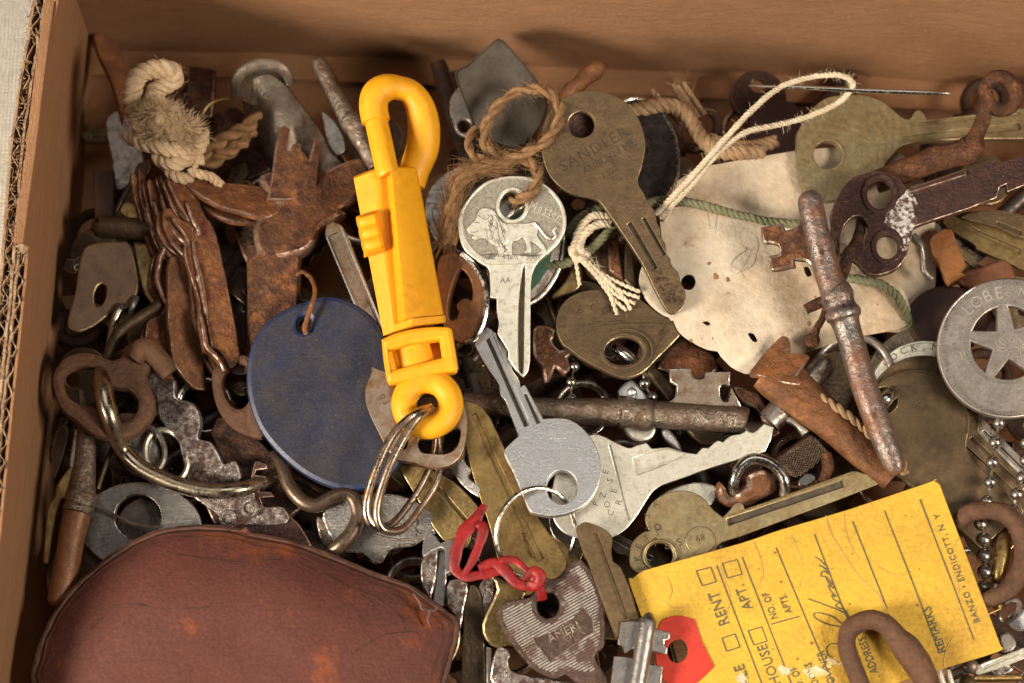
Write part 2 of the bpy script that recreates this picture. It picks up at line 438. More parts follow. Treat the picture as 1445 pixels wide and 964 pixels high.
rope = mat('cotton_rope', (.63, .48, .31), .9, 0, (.48, .33, .18), .4, 400, .4, .9, 0, spot2=(.42, .17, .05), amt2=.0, scale2=200)
tanrope = mat('tan_rope', (.40, .265, .145), .9, 0, (.29, .17, .085), .45, 500, .4, .9, 0)
string = mat('white_string', (.72, .62, .46), .9, 0, (.58, .46, .31), .4, 600, .3, .9, 0)
green = mat('green_string', (.155, .165, .085), .9, 0, (.20, .19, .11), .5, 500, .4, .9, 0)
redrib = mat('red_ribbon', (.33, .012, .011), .42, 0, (.15, .007, .007), .45, 260, .5, .5, 0, vary=.25, stretch=(1, 1, 1), spec=.4)
blackp = mat('black_enamel', (.018, .013, .011), .25, 0, (.03, .02, .015), .4, 400, .2, .4, 0)
greenen = mat('green_enamel', (.012, .085, .032), .35, 0, vary=.15)
felt = mat('grey_lead', (.155, .135, .110), .80, .1, (.105, .090, .072), .5, 350, .7, .9, 0, fine=4)
leath = mat('tan_leather', (.36, .150, .045), .7, 0, (.25, .09, .03), .4, 200, .3, .75, 0)
dleath = mat('dark_leather', (.075, .030, .020), .6, 0, (.045, .02, .015), .4, 200, .3, .7, 0)
bead = mat('chain_steel', (.48, .45, .40), .24, 1, (.14, .09, .06), .35, 700, .15, .55, .5)
tokenm = mat('token_alloy', (.37, .335, .295), .40, .85, (.22, .19, .165), .42, 420, .35, .55, .7, pit=.2)
dirtm = mat('corroded_crust', (.06, .035, .022), .7, .1, (.12, .07, .03), .4, 900, 1, .8, 0)
slotd = mat('stamp_shade_dirt', (.085, .060, .035), .6, .4, vary=.2)  # shade and dirt of cut letters put into one dark colour
slotn = mat('nickel_stamp', (.26, .22, .16), .5, .8, vary=.2)

edge_rust = mat('worn_rust_edge', (.40, .30, .235), .30, .9, (.150, .062, .030), .50, 520, .6, .55, .2, soft=.07)
edge_bronze = mat('worn_bronze_edge', (.36, .27, .155), .30, .9, (.19, .13, .065), .45, 420, .3, .5, .6)
edge_pit = mat('worn_steel_edge', (.60, .56, .52), .24, 1, (.16, .085, .055), .45, 500, .5, .5, .4, soft=.08)
for k_ in ('red_rust', 'dark_rust', 'iron_oxide', 'brown_rust', 'orange_rust'): EDGE[k_] = edge_rust
for k_ in ('dull_bronze', 'dark_bronze', 'old_brass', 'brown_bronze', 'brown_padlock_key'): EDGE[k_] = edge_bronze
for k_ in ('pitted_iron', 'rust_over_steel', 'iron_bit'): EDGE[k_] = edge_pit
for k_, a_ in (('red_rust', .16), ('dark_rust', .16), ('brown_rust', .20), ('orange_rust', .20), ('pitted_iron', .14), ('rust_over_steel', .06), ('iron_oxide', .10), ('red_ribbon', .08), ('aged_paper', .12), ('red_leather', .15), ('leather_edge', .25)): RAG[k_] = a_
iron = mat('iron_barrel', (.30, .25, .20), .30, .9, (.115, .064, .038), .47, 260, .6, .5, .5, pit=.5, soft=.12, spot2=(.08, .05, .035), amt2=.20, scale2=700)
deepsteel = mat('deep_shade_steel', (.12, .105, .092), .36, .9, (.07, .05, .038), .5, 500, .4, .6, .4)  # deep-layer steel and brass: shade of the gaps darkens the colour
deepbrass = mat('deep_shade_brass', (.12, .085, .040), .40, .85, (.09, .06, .03), .5, 300, .4, .6, .4)

matte = mat('matte_rust', (.165, .082, .044), .68, .05, (.100, .052, .032), .46, 170, .7, .75, .05, soft=.16, pit=.2, vary=.30, spec=.3, spot2=(.235, .100, .036), amt2=.18, scale2=300)
RAG['matte_rust'] = .10
deeprust = mat('deep_shade_rust', (.050, .027, .019), .55, .2, (.090, .040, .021), .42, 380, .8, .7, .1, pit=.5, vary=.3)  # rust darkened with the shade between the upper keys

EDGE['deep_shade_steel'] = edge_pit; EDGE['deep_shade_brass'] = edge_bronze; EDGE['deep_shade_rust'] = edge_rust; EDGE['grey_steel'] = edge_pit

EDGE['blue_fibre'] = mat('rubbed_blue_edge', (.012, .024, .078), .45, 0, (.03, .035, .06), .4, 500, .3, .5, 0)
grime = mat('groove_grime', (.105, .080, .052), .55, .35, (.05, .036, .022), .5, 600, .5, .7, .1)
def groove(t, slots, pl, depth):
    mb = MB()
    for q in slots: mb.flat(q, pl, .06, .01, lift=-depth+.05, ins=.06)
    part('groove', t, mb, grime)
# ------------------------------------------------------------------ setting: table cloth and cardboard box
mb = MB()
cl = mat('linen_cloth', (.74, .70, .62), .95, 0, (.64, .60, .52), .5, 260, .35, .95, 0, vary=.1)
def linen():
    m = cl; nt = m.node_tree; N = nt.nodes; L = nt.links; b = N['Principled BSDF']
    tc = N.new('ShaderNodeTexCoord'); hs = []; 
    for ax in ('X', 'Y'):
        wv = N.new('ShaderNodeTexWave'); wv.bands_direction = ax; wv.inputs['Scale'].default_value = 330
        wv.inputs['Distortion'].default_value = 1.5; wv.inputs['Detail'].default_value = 2; wv.inputs['Detail Scale'].default_value = 1
        L.new(tc.outputs['Object'], wv.inputs[0]); hs.append(wv.outputs['Fac'])
    a = N.new('ShaderNodeMath'); a.operation = 'ADD'; L.new(hs[0], a.inputs[0]); L.new(hs[1], a.inputs[1])
    bp = N.new('ShaderNodeBump'); bp.inputs['Strength'].default_value = .8; bp.inputs['Distance'].default_value = .0006
    L.new(a.outputs[0], bp.inputs['Height']); L.new(bp.outputs[0], b.inputs['Normal'])
linen()
vs = []; fs = []; n = 60
for i in range(n+1):
    for j in range(n+1):
        x = -.45+.9*i/n; y = -.45+.9*j/n
        vs.append(Vector((x, y, -.0475+.0012*noise.noise(Vector((x*14, y*14, 3))))))
for i in range(n):
    for j in range(n): fs.append((i*(n+1)+j, (i+1)*(n+1)+j, (i+1)*(n+1)+j+1, i*(n+1)+j+1))
mb.add(vs, fs); one('tablecloth', None, None, mb, cl, kind='structure')

box = thing('cardboard_box', 'open brown corrugated cardboard box holding the whole pile of keys', 'box', (700, 480, -44))
ZT, ZB = 27, -42
def lerp(a, b, t): return a+(b-a)*t
# left wall: inner face runs from the far corner towards the viewer
t0, t1 = P(84, -55, ZT), P(-49, 1250, ZT)
b0, b1 = P(132, 70, ZB), P(46, 1290, ZB)
def sheet(off, th, z0=0.0, z1=1.0, seed=0, u0=0, u1=1, tear=0.0012, n=140, wave=0.0, per=.0078):
    """one wall of the corrugated board, off metres outwards from the inner face"""
    vs = []; fs = []
    for i in range(n+1):
        u = lerp(u0, u1, i/n); a = b0.lerp(b1, u); c = t0.lerp(t1, u)
        rag = tear*(noise.noise(Vector((u*60, seed, 0)))+.6*noise.noise(Vector((u*190, seed, 5))))
        wv = wave*(1+.5*noise.noise(Vector((u*35, seed, 3))))*math.sin(u*(t1-t0).length/per*2*math.pi+2.2*noise.noise(Vector((u*26, seed, 9)))) if wave else 0
        bow = .0018*noise.noise(Vector((u*4, 1.5, 2)))
        for k, (q, z) in enumerate(((a, 0), (a.lerp(c, .5), 0), (c, rag))):
            for o in (off+wv, off+wv+th): vs.append(q+Vector((-o+bow*(k/2), 0, z)))
    for i in range(n):
        o = i*6; p = o+6
        fs += [(o, p, p+2, o+2), (o+2, p+2, p+4, o+4), (o+1, o+3, p+3, p+1), (o+3, o+5, p+5, p+3), (o+4, p+4, p+5, o+5)]
    fs += [(0, 2, 3, 1), (2, 4, 5, 3)]; o = n*6; fs += [(o, o+1, o+3, o+2), (o+2, o+3, o+5, o+4)]
    return MB().add(vs, fs)
wl = part('wall', box, sheet(0, .0006, seed=1, tear=.0005), cardy, label='left wall with its torn corrugated edge')
part('liner', wl, sheet(.0020, .0005, seed=2, tear=.0014), cardcut)
part('liner', wl, sheet(.0029, .0006, seed=4, tear=.0016), cardcut)
part('liner', wl, sheet(.0054, .0006, seed=3, tear=.0012), cardcut)
part('flute', wl, sheet(.0012, .00025, seed=6, tear=.0016, wave=.0006, per=.0052, n=700), cardcut)
part('flute', wl, sheet(.0043, .00025, seed=7, tear=.0010, wave=.00075, per=.0076, n=700), cardcut)
fb = MB(); g = random.Random(77)
for k in range(900):
    u = g.random()*.6; off = g.choice((.0022, .0031, .0034, .0056, .0058, .0046)); q = t0.lerp(t1, u)+Vector((-off+g.gauss(0, .0003), 0, g.uniform(-.001, .001)))
    d = Vector((g.gauss(0, .8), g.gauss(0, 1), g.uniform(.1, 1)))*.0011
    fb.tube([q, q+d*.6, q+d+Vector((g.gauss(0, .0003), g.gauss(0, .0003), 0))], [.55, .45, .15], 3, False, 1, raw=True, capk=False)
part('torn_fibre', wl, fb, cardcut, kind='stuff')
# glued corner tab on the inside of the left wall, torn off along a slant
lp = Plane([(84, -55, ZT), (-49, 1250, ZT), (132, 70, ZB)])
tabz = [(86, -55, 1), (112, -30, 1), (141, 76, 1), (128, 300), (104, 408, 1), (85, 388), (66, 368), (48, 352), (34, 343, 1), (52, 210), (66, 90)]
tb = MB().flat(sm(tabz, 3), lp, 2.2, .15, lift=2.4)
part('tab', box, tb, cardy, label='glued corner tab with a slanting torn end')
tc_ = MB()
for k in range(46):
    u = k/45; x, y = lerp(36, 103, u), lerp(345, 409, u)
    p = lp.at(x, y)
    d = lp.n*.001*rng.uniform(.2, 2.0)+Vector((rng.uniform(-.6, .6), rng.uniform(-1.6, -.1), 0))*.001
    tc_.tube([p+lp.n*.0005, p+lp.n*.0008+d*.5, p+lp.n*.001+d], [2.2, 2.0, .6], 4, False, 1, raw=True)
part('torn_fibre', box, tc_, cardcut, kind='stuff')
# far wall, upright
f0, f1 = P(90, 72, ZB), P(1640, 134, ZB)
dn = Vector((f1.y-f0.y, f0.x-f1.x, 0)).normalized()
if dn.y < 0: dn = -dn
vs = []; fs = []; n = 60; hh = .074; nz_ = 14
for i in range(n+1):
    for k in range(nz_+1):
        q = f0.lerp(f1, i/n)+Vector((0, 0, hh*k/nz_)); bow = .0016*noise.noise(Vector((q.x*16, q.z*18, 4)))+.0009*noise.noise(Vector((q.x*50, q.z*30, 7)))
        vs.append(q+dn*bow)
for i in range(n):
    for k in range(nz_): o = i*(nz_+1)+k; fs.append((o, o+nz_+1, o+nz_+2, o+1))
o = len(vs)
for q in (f0, f1, f1+Vector((0, 0, hh)), f0+Vector((0, 0, hh))): vs.append(q+dn*.005)
fs.append((o, o+1, o+2, o+3)); part('wall', box, MB().add(vs, fs), card, label='far wall, smooth brown inner face')
# near and right walls (outside the picture) and floor
mb = MB()
r0 = P(1660, 140, ZB); r1 = P(1640, 1310, ZB)
for a, c in ((r0, r1), (b1, r1)):
    nn = Vector((c.y-a.y, a.x-c.x, 0)).normalized()*.004
    mb.loft([], False) if False else None
    vs = [a, c, c+nn, a+nn]; vs += [v+Vector((0, 0, .066)) for v in vs]
    mb.add(vs, [(0, 1, 5, 4), (1, 2, 6, 5), (2, 3, 7, 6), (3, 0, 4, 7), (4, 5, 6, 7)])
part('wall', box, mb, card, label='near and right walls')
vs = []; fs = []; n = 40
q = [b0+Vector((-.002, .004, 0)), f1+Vector((0, .004, 0)), r1, b1]
for i in range(n+1):
    for j in range(n+1):
        v = q[0].lerp(q[1], i/n).lerp(q[3].lerp(q[2], i/n), j/n); v.z += .0010*noise.noise(v*22)
        vs.append(v)
for i in range(n):
    for j in range(n): fs.append((i*(n+1)+j, i*(n+1)+j+1, (i+1)*(n+1)+j+1, (i+1)*(n+1)+j))
part('floor', box, MB().add(vs, fs), card)
fm = MB(); fm.flat(sm([(100, 60, 1), (1600, 118, 1), (1600, 170, 1), (1000, 138), (420, 112), (120, 105, 1)], 4), -38.5, .8, .2)
part('flap', box, fm, card, label='lower flap folded in along the far wall')
# ================================================================== the big, clear things
# ---- yellow plastic swivel clip
t = thing('clip', 'yellow plastic swivel snap clip with hook, lying across the middle of the pile', 'clip', (575, 360, 0))
mb = MB().tube([(530.5, 172, 12), (527, 150, 12.2), (531, 133, 12.4), (545, 124, 12), (561, 124, 11), (579, 131, 9.5), (592, 150, 8), (598, 178, 6.5), (596, 210, 5), (586, 238, 4), (580, 262, 3.5)],
               [20, 20.5, 21, 20, 17.5, 18.5, 21, 23, 23.5, 22, 20], 20, k=6)
part('hook', t, mb, yplast)
mb = MB().tube([(529, 165, 12), (532, 176, 12), (545, 236, 12.6), (548, 246, 12.6)], [14.5, 16.3, 16.3, 15], 20, k=4)
part('gate_pin', t, mb, yplast)
def hexring(a, b, zl, zr, zt, f=.45, zb=0.5):
    """cross-section: a left edge, b right edge (photo points), ridge in between"""
    m = (lerp(a[0], b[0], f), lerp(a[1], b[1], f)-4)
    return [(a[0], a[1], zb), (a[0], a[1], zl), (lerp(a[0], m[0], .8), lerp(a[1], m[1], .8), lerp(zl, zt, .86)), (m[0], m[1], zt), (lerp(m[0], b[0], .35), lerp(m[1], b[1], .35), lerp(zt, zr, .2)),
            (lerp(m[0], b[0], .9), lerp(m[1], b[1], .9), lerp(zt, zr, .8)), (b[0], b[1], zr-1.5), (b[0], b[1], zb)]
rings = []
for u in (0, .012, .06, .3, .6, .85, .985, 1):
    a = (lerp(545, 562, u), lerp(239, 456, u)); b = (lerp(588, 627, u), lerp(236, 450, u)); q = 0.8 if u in (0, 1) else 0
    rings.append(hexring((a[0]+q, a[1]), (b[0]-q, b[1]), 10.6-q, 9.0-q, 14.2-q, .16))
part('barrel', t, MB().loft(rings), yplast)
rings = []
for u in (0, .015, .5, 1):
    a = (lerp(498.5, 541, u), lerp(249, 474, u)); b = (lerp(552, 570, u), lerp(236, 470, u)); q = .8 if u == 0 else 0
    z0 = lerp(10.4, 7.4, u); 
    rings.append(hexring((a[0]+q, a[1]), b, z0-1.6-q, z0-q, z0+1.2-q, .55))
part('gate_rail', t, MB().loft(rings), yplast)
mb = MB(); rings = []
for k in range(0, 29):
    u = k/28; g = 0.55*abs(math.sin(u*math.pi*3.5))**.7; e = min(1, math.sin(math.pi*max(.001, min(.999, u)))*5)
    cx0 = lerp(502.5, 515, u)-g*2.2; cx1 = lerp(532, 544.5, u); y = lerp(303, 361, u)
    z = 11.4+1.9*e+g*1.1*e
    rings.append([(cx0, y+3, 6), (cx0+1, y+2.5, 9.8+1.2*e), (cx0+4, y+1, z-.6), (cx0+10, y-.6, z), (cx1-5, y-5, z+.1), (cx1-1, y-6, z-.8), (cx1, y-6, 7)])
part('slider', t, mb.loft(rings), yplast)
mb = MB(); rings = []
for u, gr in ((0, 0), (.1, 1), (.9, 1), (1, 0)):
    y0 = lerp(455, 467, u)
    rings.append(hexring((558-2*gr, y0+2), (627+2*gr, y0-11), 10.5+gr, 9+gr, 14+gr, .35))
part('collar', t, mb.loft(rings), yplast)
pl_h = Plane([(545, 480, 13.2), (640, 466, 12.6), (555, 538, 12.4)])
out = sm([(538.5, 478, 1), (556, 470), (583, 463), (612, 460), (633, 460.5, 1), (637.5, 463, 1), (640, 475), (647, 519, 1), (645, 524, 1), (620, 527), (590, 533), (560, 540.5), (550, 541, 1), (546, 536, 1), (541, 505)], 5)
win = sm([(547, 495, 1), (585, 485), (620.5, 480, 1), (624, 504, 1), (590, 512), (553, 522, 1)], 4)
mb = MB().flat(out, pl_h, 4.0, 1.0, [win])
part('swivel_housing', t, mb, yplast)
mb = MB().flat([(542, 483), (638, 465), (645, 521), (549, 538)], pl_h, 3.0, .6, lift=-5.6)
part('housing_back', t, mb, yplast)
mb = MB().tube([(578, 470, 9.0), (584, 495, 9.0), (592, 525, 9.0), (597, 548, 9.2)], [23, 24, 24, 20], 18, flatten=.55)
mb.tube([(556, 486, 8.8), (564, 520, 8.8)], [4, 4], 8, k=3)
part('swivel_post', t, mb, yplast)
pts = []; rad = []
for i in range(44):
    a = 2*math.pi*i/44; pts.append((603+33*math.cos(a), 570+32.5*math.sin(a), 9.2)); rad.append(17.5)
part('eye', t, MB().tube(pts, rad, 20, True, 1, flatten=.95), yplast)

# ---- lion key
plL = Plane([(722, 315, 6.2), (735, 520, 4.6), (800, 315, 6.4)])
bow = LI((255, 260), (400, 130), (560, 75), (720, 60), (870, 75), (1010, 135), (1130, 230), (1220, 360), (1255, 500), (1240, 640), (1170, 770), (1080, 860), (960, 960))
L_out = [(752, 383), (749, 400, 1), (748, 510, 1), (745, 524), (738.5, 532, 1), (726, 520, 1), (717, 506, 1), (717, 495, 1), (707, 479, 1), (702, 471, 1), (704, 456, 1), (701, 440, 1), (701, 421, 1), (691.5, 420, 1), (691.5, 400), (689, 379), (676, 370), (655, 352), (646.5, 325), (648, 302)]
L_out = sm(bow+L_out, 5)
hole = circ(*LI((690, 370))[0], 17.6, 20.0, 36)
mb = MB().key(L_out, plL, 2.3, [hole], [sm([(737, 383), (741, 379), (740, 450), (739, 520), (733, 524), (731, 500), (731.5, 430)], 3)], .9)
t = thing('padlock_key', 'bright nickel key with lion relief and round bow, twine looped through its hole', 'key', (720, 360, 3))
groove(t, [sm([(737, 383), (741, 379), (740, 450), (739, 520), (733, 524), (731, 500), (731.5, 430)], 3)], plL, .9)
part('key_body', t, mb, nickel)
field = inset([Vector(p) for p in sm(LI((240, 330), (400, 170), (560, 110), (720, 95), (870, 112), (1000, 170), (1110, 270), (1185, 390), (1212, 510), (1195, 640), (1130, 750), (1040, 840), (930, 905), (700, 885), (480, 930), (360, 890), (240, 770), (185, 640), (180, 480)), 5)], 0)
field = [tuple(p) for p in field]
part('field', t, MB().flat(field, plL, .5, .04, [circ(*LI((690, 370))[0], 22.5, 25, 32)], lift=.05), nickdark, label='darkened pebbled field behind the relief')
rim = MB()
rim.flat(L_out[:0]+sm(bow+[(748, 372), (722, 374), (692, 374), (676, 370), (655, 352), (646.5, 325), (648, 302)], 5), plL, .5, .12, [field], lift=.28, ins=.12)
rim.flat(circ(*LI((690, 370))[0], 23, 25.5, 36), plL, .4, .14, [circ(*LI((690, 370))[0], 18.0, 20.4, 36)], lift=.32)
part('rim', t, rim, nickel)
lion = MB()
lion.flat(sm(LI((215, 610), (250, 570), (300, 520), (322, 460), (360, 408), (430, 400), (500, 430), (560, 520), (640, 580), (660, 650), (650, 740), (600, 790), (540, 805), (470, 765), (400, 725), (350, 722), (310, 735), (268, 705), (285, 680), (238, 662)), 4), plL, .5, .16, lift=.42)
lion.flat(sm(LI((600, 590), (720, 562), (840, 560), (930, 545), (962, 600), (950, 680), (985, 740), (1032, 800), (1040, 850), (1005, 885), (945, 878), (995, 838), (950, 785), (880, 750), (890, 800), (875, 862), (800, 870), (838, 830), (828, 760), (800, 705), (740, 745), (690, 755), (690, 860), (680, 895), (600, 878), (632, 835), (615, 770)), 4), plL, .5, .14, lift=.30)
lion.flat(sm(LI((530, 790), (605, 770), (602, 830), (590, 905), (560, 938), (488, 925), (540, 882)), 4), plL, .5, .13, lift=.34)
q = LI((925, 560), (965, 600), (1005, 655), (1050, 705), (1105, 722), (1142, 680), (1118, 630), (1150, 600))
lion.tube([(x, y, 6.62) for x, y in q], [1.6]*7+[2.4], 6)
part('lion_emblem', t, lion, nickel)
pat = MB()
for q in (LI((215, 610), (250, 570), (300, 520), (322, 460), (360, 408), (430, 400), (500, 430), (560, 520)), LI((400, 725), (350, 722), (310, 735), (268, 705), (285, 680), (238, 662), (215, 610)), LI((660, 570), (720, 560), (840, 558), (930, 543), (965, 600), (952, 680), (987, 740), (1034, 800), (1042, 850)), LI((945, 880), (995, 838), (950, 785), (880, 750)), LI((875, 864), (800, 872)), LI((838, 830), (828, 760), (800, 703), (740, 743), (690, 753)), LI((925, 575), (960, 612), (1000, 668), (1048, 718), (1105, 735), (1152, 690), (1130, 640)), LI((620, 780), (640, 830), (600, 880)), LI((530, 795), (540, 880), (488, 930)), LI((300, 900), (500, 880), (700, 890), (950, 895))): pat.stroke(q, 1.5, plL, .03, .10, 4)
part('patina', t, pat, slotn)
hair = MB(); g = random.Random(3)
for k in range(54):
    u = g.random(); v = g.random(); x0 = lerp(400, 600, u); y0 = lerp(470, 760, v)+40*(u-.5)
    a = LI((x0, y0), (x0+18+g.uniform(-8, 8), y0+24), (x0+22+g.uniform(-12, 12), y0+52))
    hair.stroke(a, .7, plL, .07, .43, 3)
hair.stroke(LI((330, 480), (400, 520), (450, 500), (430, 470)), 1.0, plL, .08, .43)
hair.stroke(LI((240, 655), (290, 660), (330, 640)), .9, plL, .08, .43); hair.stroke(LI((300, 560), (325, 550), (345, 562)), 1.2, plL, .08, .43)
for k in range(60):
    x0 = g.uniform(390, 990); y0 = lerp(955, 900, abs(g.random())); hair.stroke(LI((x0, y0), (x0+g.uniform(-6, 14), y0-g.uniform(14, 40))), .6, plL, .06, .30, 1)
part('engraving', t, hair, slotn)
mb = MB()
for i, ch in enumerate('Master'):
    x, y = LI(([905, 985, 1040, 1090, 1132, 1180][i], [385, 408, 425, 440, 462, 492][i]))[0]
    mb.text(ch, x, y, -22-i*3, (17 if ch == 'M' else 13.5), plL, .16, .05, .70 if ch != 'M' else .62)
part('lettering', t, mb, nickel)
q = LI((870, 425), (960, 450), (1060, 490), (1140, 530), (1200, 570)); part('banner_line', t, MB().stroke(q, 1.0, plL, .2, .05), nickel)
part('stamp', t, MB().text('AA', 713, 396, 0, 8, plL, .05, .01), slotn, label='small stamped letters on the blade')
# discs behind the lion key
t = thing('medal', 'dull steel medal with raised rim, half hidden behind the lion key', 'medal', (660, 300, 0))
mb = MB().flat(circ(668, 300, 70, 66, 48, 20), [(668, 300, 1.2), (740, 310, .4), (668, 250, 2.2)], 2.0, .3); part('disc', t, mb, greysteel)
mb = MB().ring(668, 300, 67, 63, 1.4, 3.2, rot=20, n=60, flatten=.8, dz=.9, ph=250); mb.ring(668, 300, 58, 54, 1.5, 1.4, rot=20, n=60, dz=.8, ph=250); part('rim', t, mb, steel)
t = thing('badge', 'green enamel badge with polished steel rim, under the lion key', 'badge', (760, 370, -3))
pb = Plane([(745, 365, .6), (800, 365, -1.0), (745, 430, -1.4)])
part('backing', t, MB().flat(circ(742, 360, 52, 76, 44, 18), pb, 1.6, .4), steel)
part('enamel', t, MB().flat(circ(738, 357, 40, 64, 40, 18), pb, .5, .2, lift=.3), greenen)
mb = MB(); pts = [(x, y) for x, y in circ(742, 360, 50, 74, 56, 18)]
mb.tube([tuple(pb.at(x, y)) for x, y in pts], 4.2, 10, True, 1, raw=True, flatten=.8); part('rim', t, mb, chrome)

# ---- bronze house key stamped with a name
plS = Plane([(837, 200, 8.5), (950, 430, 3.2), (900, 200, 8.0)])
S_out = sm([(764, 204), (767, 178), (780, 152), (802, 134), (830, 127.5), (858, 131), (884, 145), (901, 167), (910, 195), (910, 215), (905, 238), (900.5, 252), (902, 262), (908, 271, 1), (912, 280), (925, 300, 1), (927, 314, 1), (932, 325), (932, 334), (939, 344), (941, 358), (946, 365), (948, 374), (957, 385), (960, 397, 1), (968, 414), (966, 430), (958, 440), (948, 443), (938, 434), (922, 405, 1), (906, 372), (882, 335), (857, 299), (845, 284), (832, 279), (812, 275), (792, 265), (775, 247), (767, 226)], 4)
t = thing('house_key', 'dull bronze key with large round bow stamped SANDLER, crusted at its tip', 'key', (850, 260, 3))
mb = MB().key(S_out, plS, 2.2, [circ(820.5, 176, 18.8, 18.4, 32)], [slot((888, 315), (926, 379), 6.5, 5), slot((908, 308), (938, 360), 5, 4)], .8)
part('key_body', t, mb, bronze); groove(t, [slot((888, 315), (926, 379), 6.5, 5), slot((908, 308), (938, 360), 5, 4)], plS, .8)
mb = MB()
mb.text('SANDLER', 838, 211, 29, 17, plS, .035, .0, sx=1.0, sp=1.12)
for s, x, y, an, h in (('AUBURN', 849, 228, 30, 11), ('ME', 888, 205, 30, 12), ('1302', 860, 243, 30, 10)): mb.text(s, x, y, an, h, plS, .03, .0)
part('lettering', t, mb, mat('stamp_name_dark', (.055, .036, .020), .7, .1, vary=.3))  # darker letter colour so the stamped name reads
mb = MB(); g = random.Random(5)
for k in range(95):
    u = g.random(); a = lerp(924, 954, u)+g.gauss(0, 6.5); c = lerp(382, 428, u)+g.gauss(0, 5)
    if inside((a, c), S_out): mb.ball(a, c, lerp(4.3, 3.2, u)+g.uniform(-.3, .2), g.uniform(1.2, 3.4), 6, 4, .6)
part('crust', t, mb, dirtm, kind='stuff')

# ---- silver key and its thin ring
plV = Plane([(790, 660, 6.4), (675, 485, 1.4), (850, 640, 6.2)])
V_out = sm(C3((120, 514), (235, 436), (290, 430), (350, 436), (430, 475), (495, 550), (527, 655), (510, 770), (450, 855), (370, 902), (280, 920), (200, 908), (172, 893), (140, 830), (90, 705), (42, 612), (60, 570))[:0]+
           [(767, 591, 1), (778, 590), (800, 591), (820, 602), (838, 624), (847.5, 652), (844, 685), (828, 710), (804, 723), (779, 728), (757, 725), (747, 720), (738, 700), (725, 667), (712, 642), (714, 632), (732, 614.5, 1), (713, 565, 1), (706, 557), (704, 543, 1), (691, 524, 1), (680, 507), (669, 486, 1), (673, 478), (686, 461, 1), (695, 466), (703, 478), (712, 484), (716, 494), (715, 502, 1), (722, 512), (723, 522), (731, 533), (735, 546, 1), (740, 543), (744, 548, 1)], 4)
t = thing('car_key', 'plain silver key with D-shaped bow, thin wire ring through its hole', 'key', (770, 640, 3))
mb = MB().key(V_out, plV, 2.2, [circ(793, 687.5, 21.5, 24, 36)], [slot((688, 478), (743, 601), 5.5, 6), slot((741, 556), (760, 597), 4, 5)], .8, b=.3)
part('key_body', t, mb, silver); groove(t, [slot((688, 478), (743, 601), 5.5, 6), slot((741, 556), (760, 597), 4, 5)], plV, .8)
mb = MB(); mb.stroke([(697, 470), (748, 592)], 5, plV, .25, 0, 1); part('ridge', t, mb, silver)
mb = MB().ring(756, 752, 55, 64, 4.6, 3.4, dz=5.2, ph=215, rot=14, n=60)
one('wire_ring', 'thin bright wire ring through the hole of the plain silver key', 'key ring', mb, chrome)

# ---- nickel key stamped in rows, and brass key with three-lobed bow
plC = Plane([(850, 690, 2.6), (1090, 605, 3.4), (830, 760, 2.0)])
C_out = sm([(837, 613), (852, 616), (868, 624), (887, 632), (897, 629), (912, 624.5, 1), (920, 633, 1), (943, 631, 1), (966, 638), (983, 640.5, 1), (991, 632, 1), (1000, 632, 1), (1012, 622), (1020, 624, 1), (1031, 615), (1046, 612), (1053, 607, 1), (1064, 610), (1078, 598, 1), (1092, 603, 1), (1088, 620, 1), (1080, 637, 1), (1003, 660), (935, 684, 1), (921, 694), (910, 710), (898, 729), (883, 747), (864, 758), (842, 762), (818, 760), (795, 751), (781, 732), (778, 700), (788, 655), (810, 625)], 4)
t = thing('nickel_key', 'bright nickel key with stamped rows of letters on its bow, below the iron barrel key', 'key', (900, 680, 0))
mb = MB().key(C_out, plC, 2.2, [], [sm([(893, 647, 1), (922, 637, 1), (944, 634, 1), (968, 641, 1), (940, 655), (900, 670, 1)], 2), slot((860, 628), (888, 734), 1.6, 1.6)], .6)
part('key_body', t, mb, nickel)
mb = MB()
for s, x, y in (('C', 862, 724), ('O', 857, 712), ('R', 873, 709), ('E', 867, 693), ('P', 841, 711), ('Z', 851, 699), ('S', 861, 678), ('E', 855, 666)): mb.text(s, x, y, 72, 8.5, plC, .05, 0)
part('lettering', t, mb, slotn)
mb = MB(); mb.stroke([(905, 663), (990, 640), (1088, 607)], 1.6, plC, .12, 0, 3); part('ridge', t, mb, nickel)
plB = Plane([(930, 745, 1.8), (1230, 675, 1.8), (930, 790, 1.4)])
B_out = sm(YT((28, 335), (40, 245), (95, 190), (132, 178, 1), (112, 120), (138, 45), (215, -12), (320, -28), (405, 5), (462, 70), (512, 108, 1), (545, 75), (575, 38), (610, 36), (625, 68, 1))+[(1202, 665, 1), (1213, 666), (1240, 676), (1238, 684), (1045, 757, 1), (1020, 765), (1012, 772), (1009, 785), (985, 797), (950, 806), (925, 812), (905, 812), (892, 803)], 4)
t = thing('brass_key', 'brass key with three-lobed bow, long grooved blade running above the yellow card', 'key', (1000, 750, 0))
mb = MB().key(B_out, plB, 2.4, [circ(931, 783.5, 19, 17.5, 32)], [slot((1027, 737), (1190, 683), 9.5, 9)], .9)
part('key_body', t, mb, palebrass); groove(t, [slot((1027, 737), (1190, 683), 9.5, 9)], plB, .9)
mb = MB().flat(circ(988, 763, 21, 20, 30), plB, .5, .15, lift=.3); mb.ring(931, 783.5, 23, 21, 1.9, 2.0, n=40); part('boss', t, mb, palebrass)
mb = MB()
mb.arctext('USA', 941, 735, 28, 205, 125, 8, plB, ex=.04, lift=0.0); mb.arctext('RES', 942, 736, 34, 238, 300, 11, plB, inward=True, ex=.04, lift=0.0)
mb.arctext('KEYS', 930, 783, 31, 190, 95, 8, plB, ex=.04, lift=0.0); mb.text('68', 988, 760, 15, 9, plB, .04, .32)
mb.ring(928, 744, 4, 4, 1.85, .8, n=20); part('lettering', t, mb, slotd)
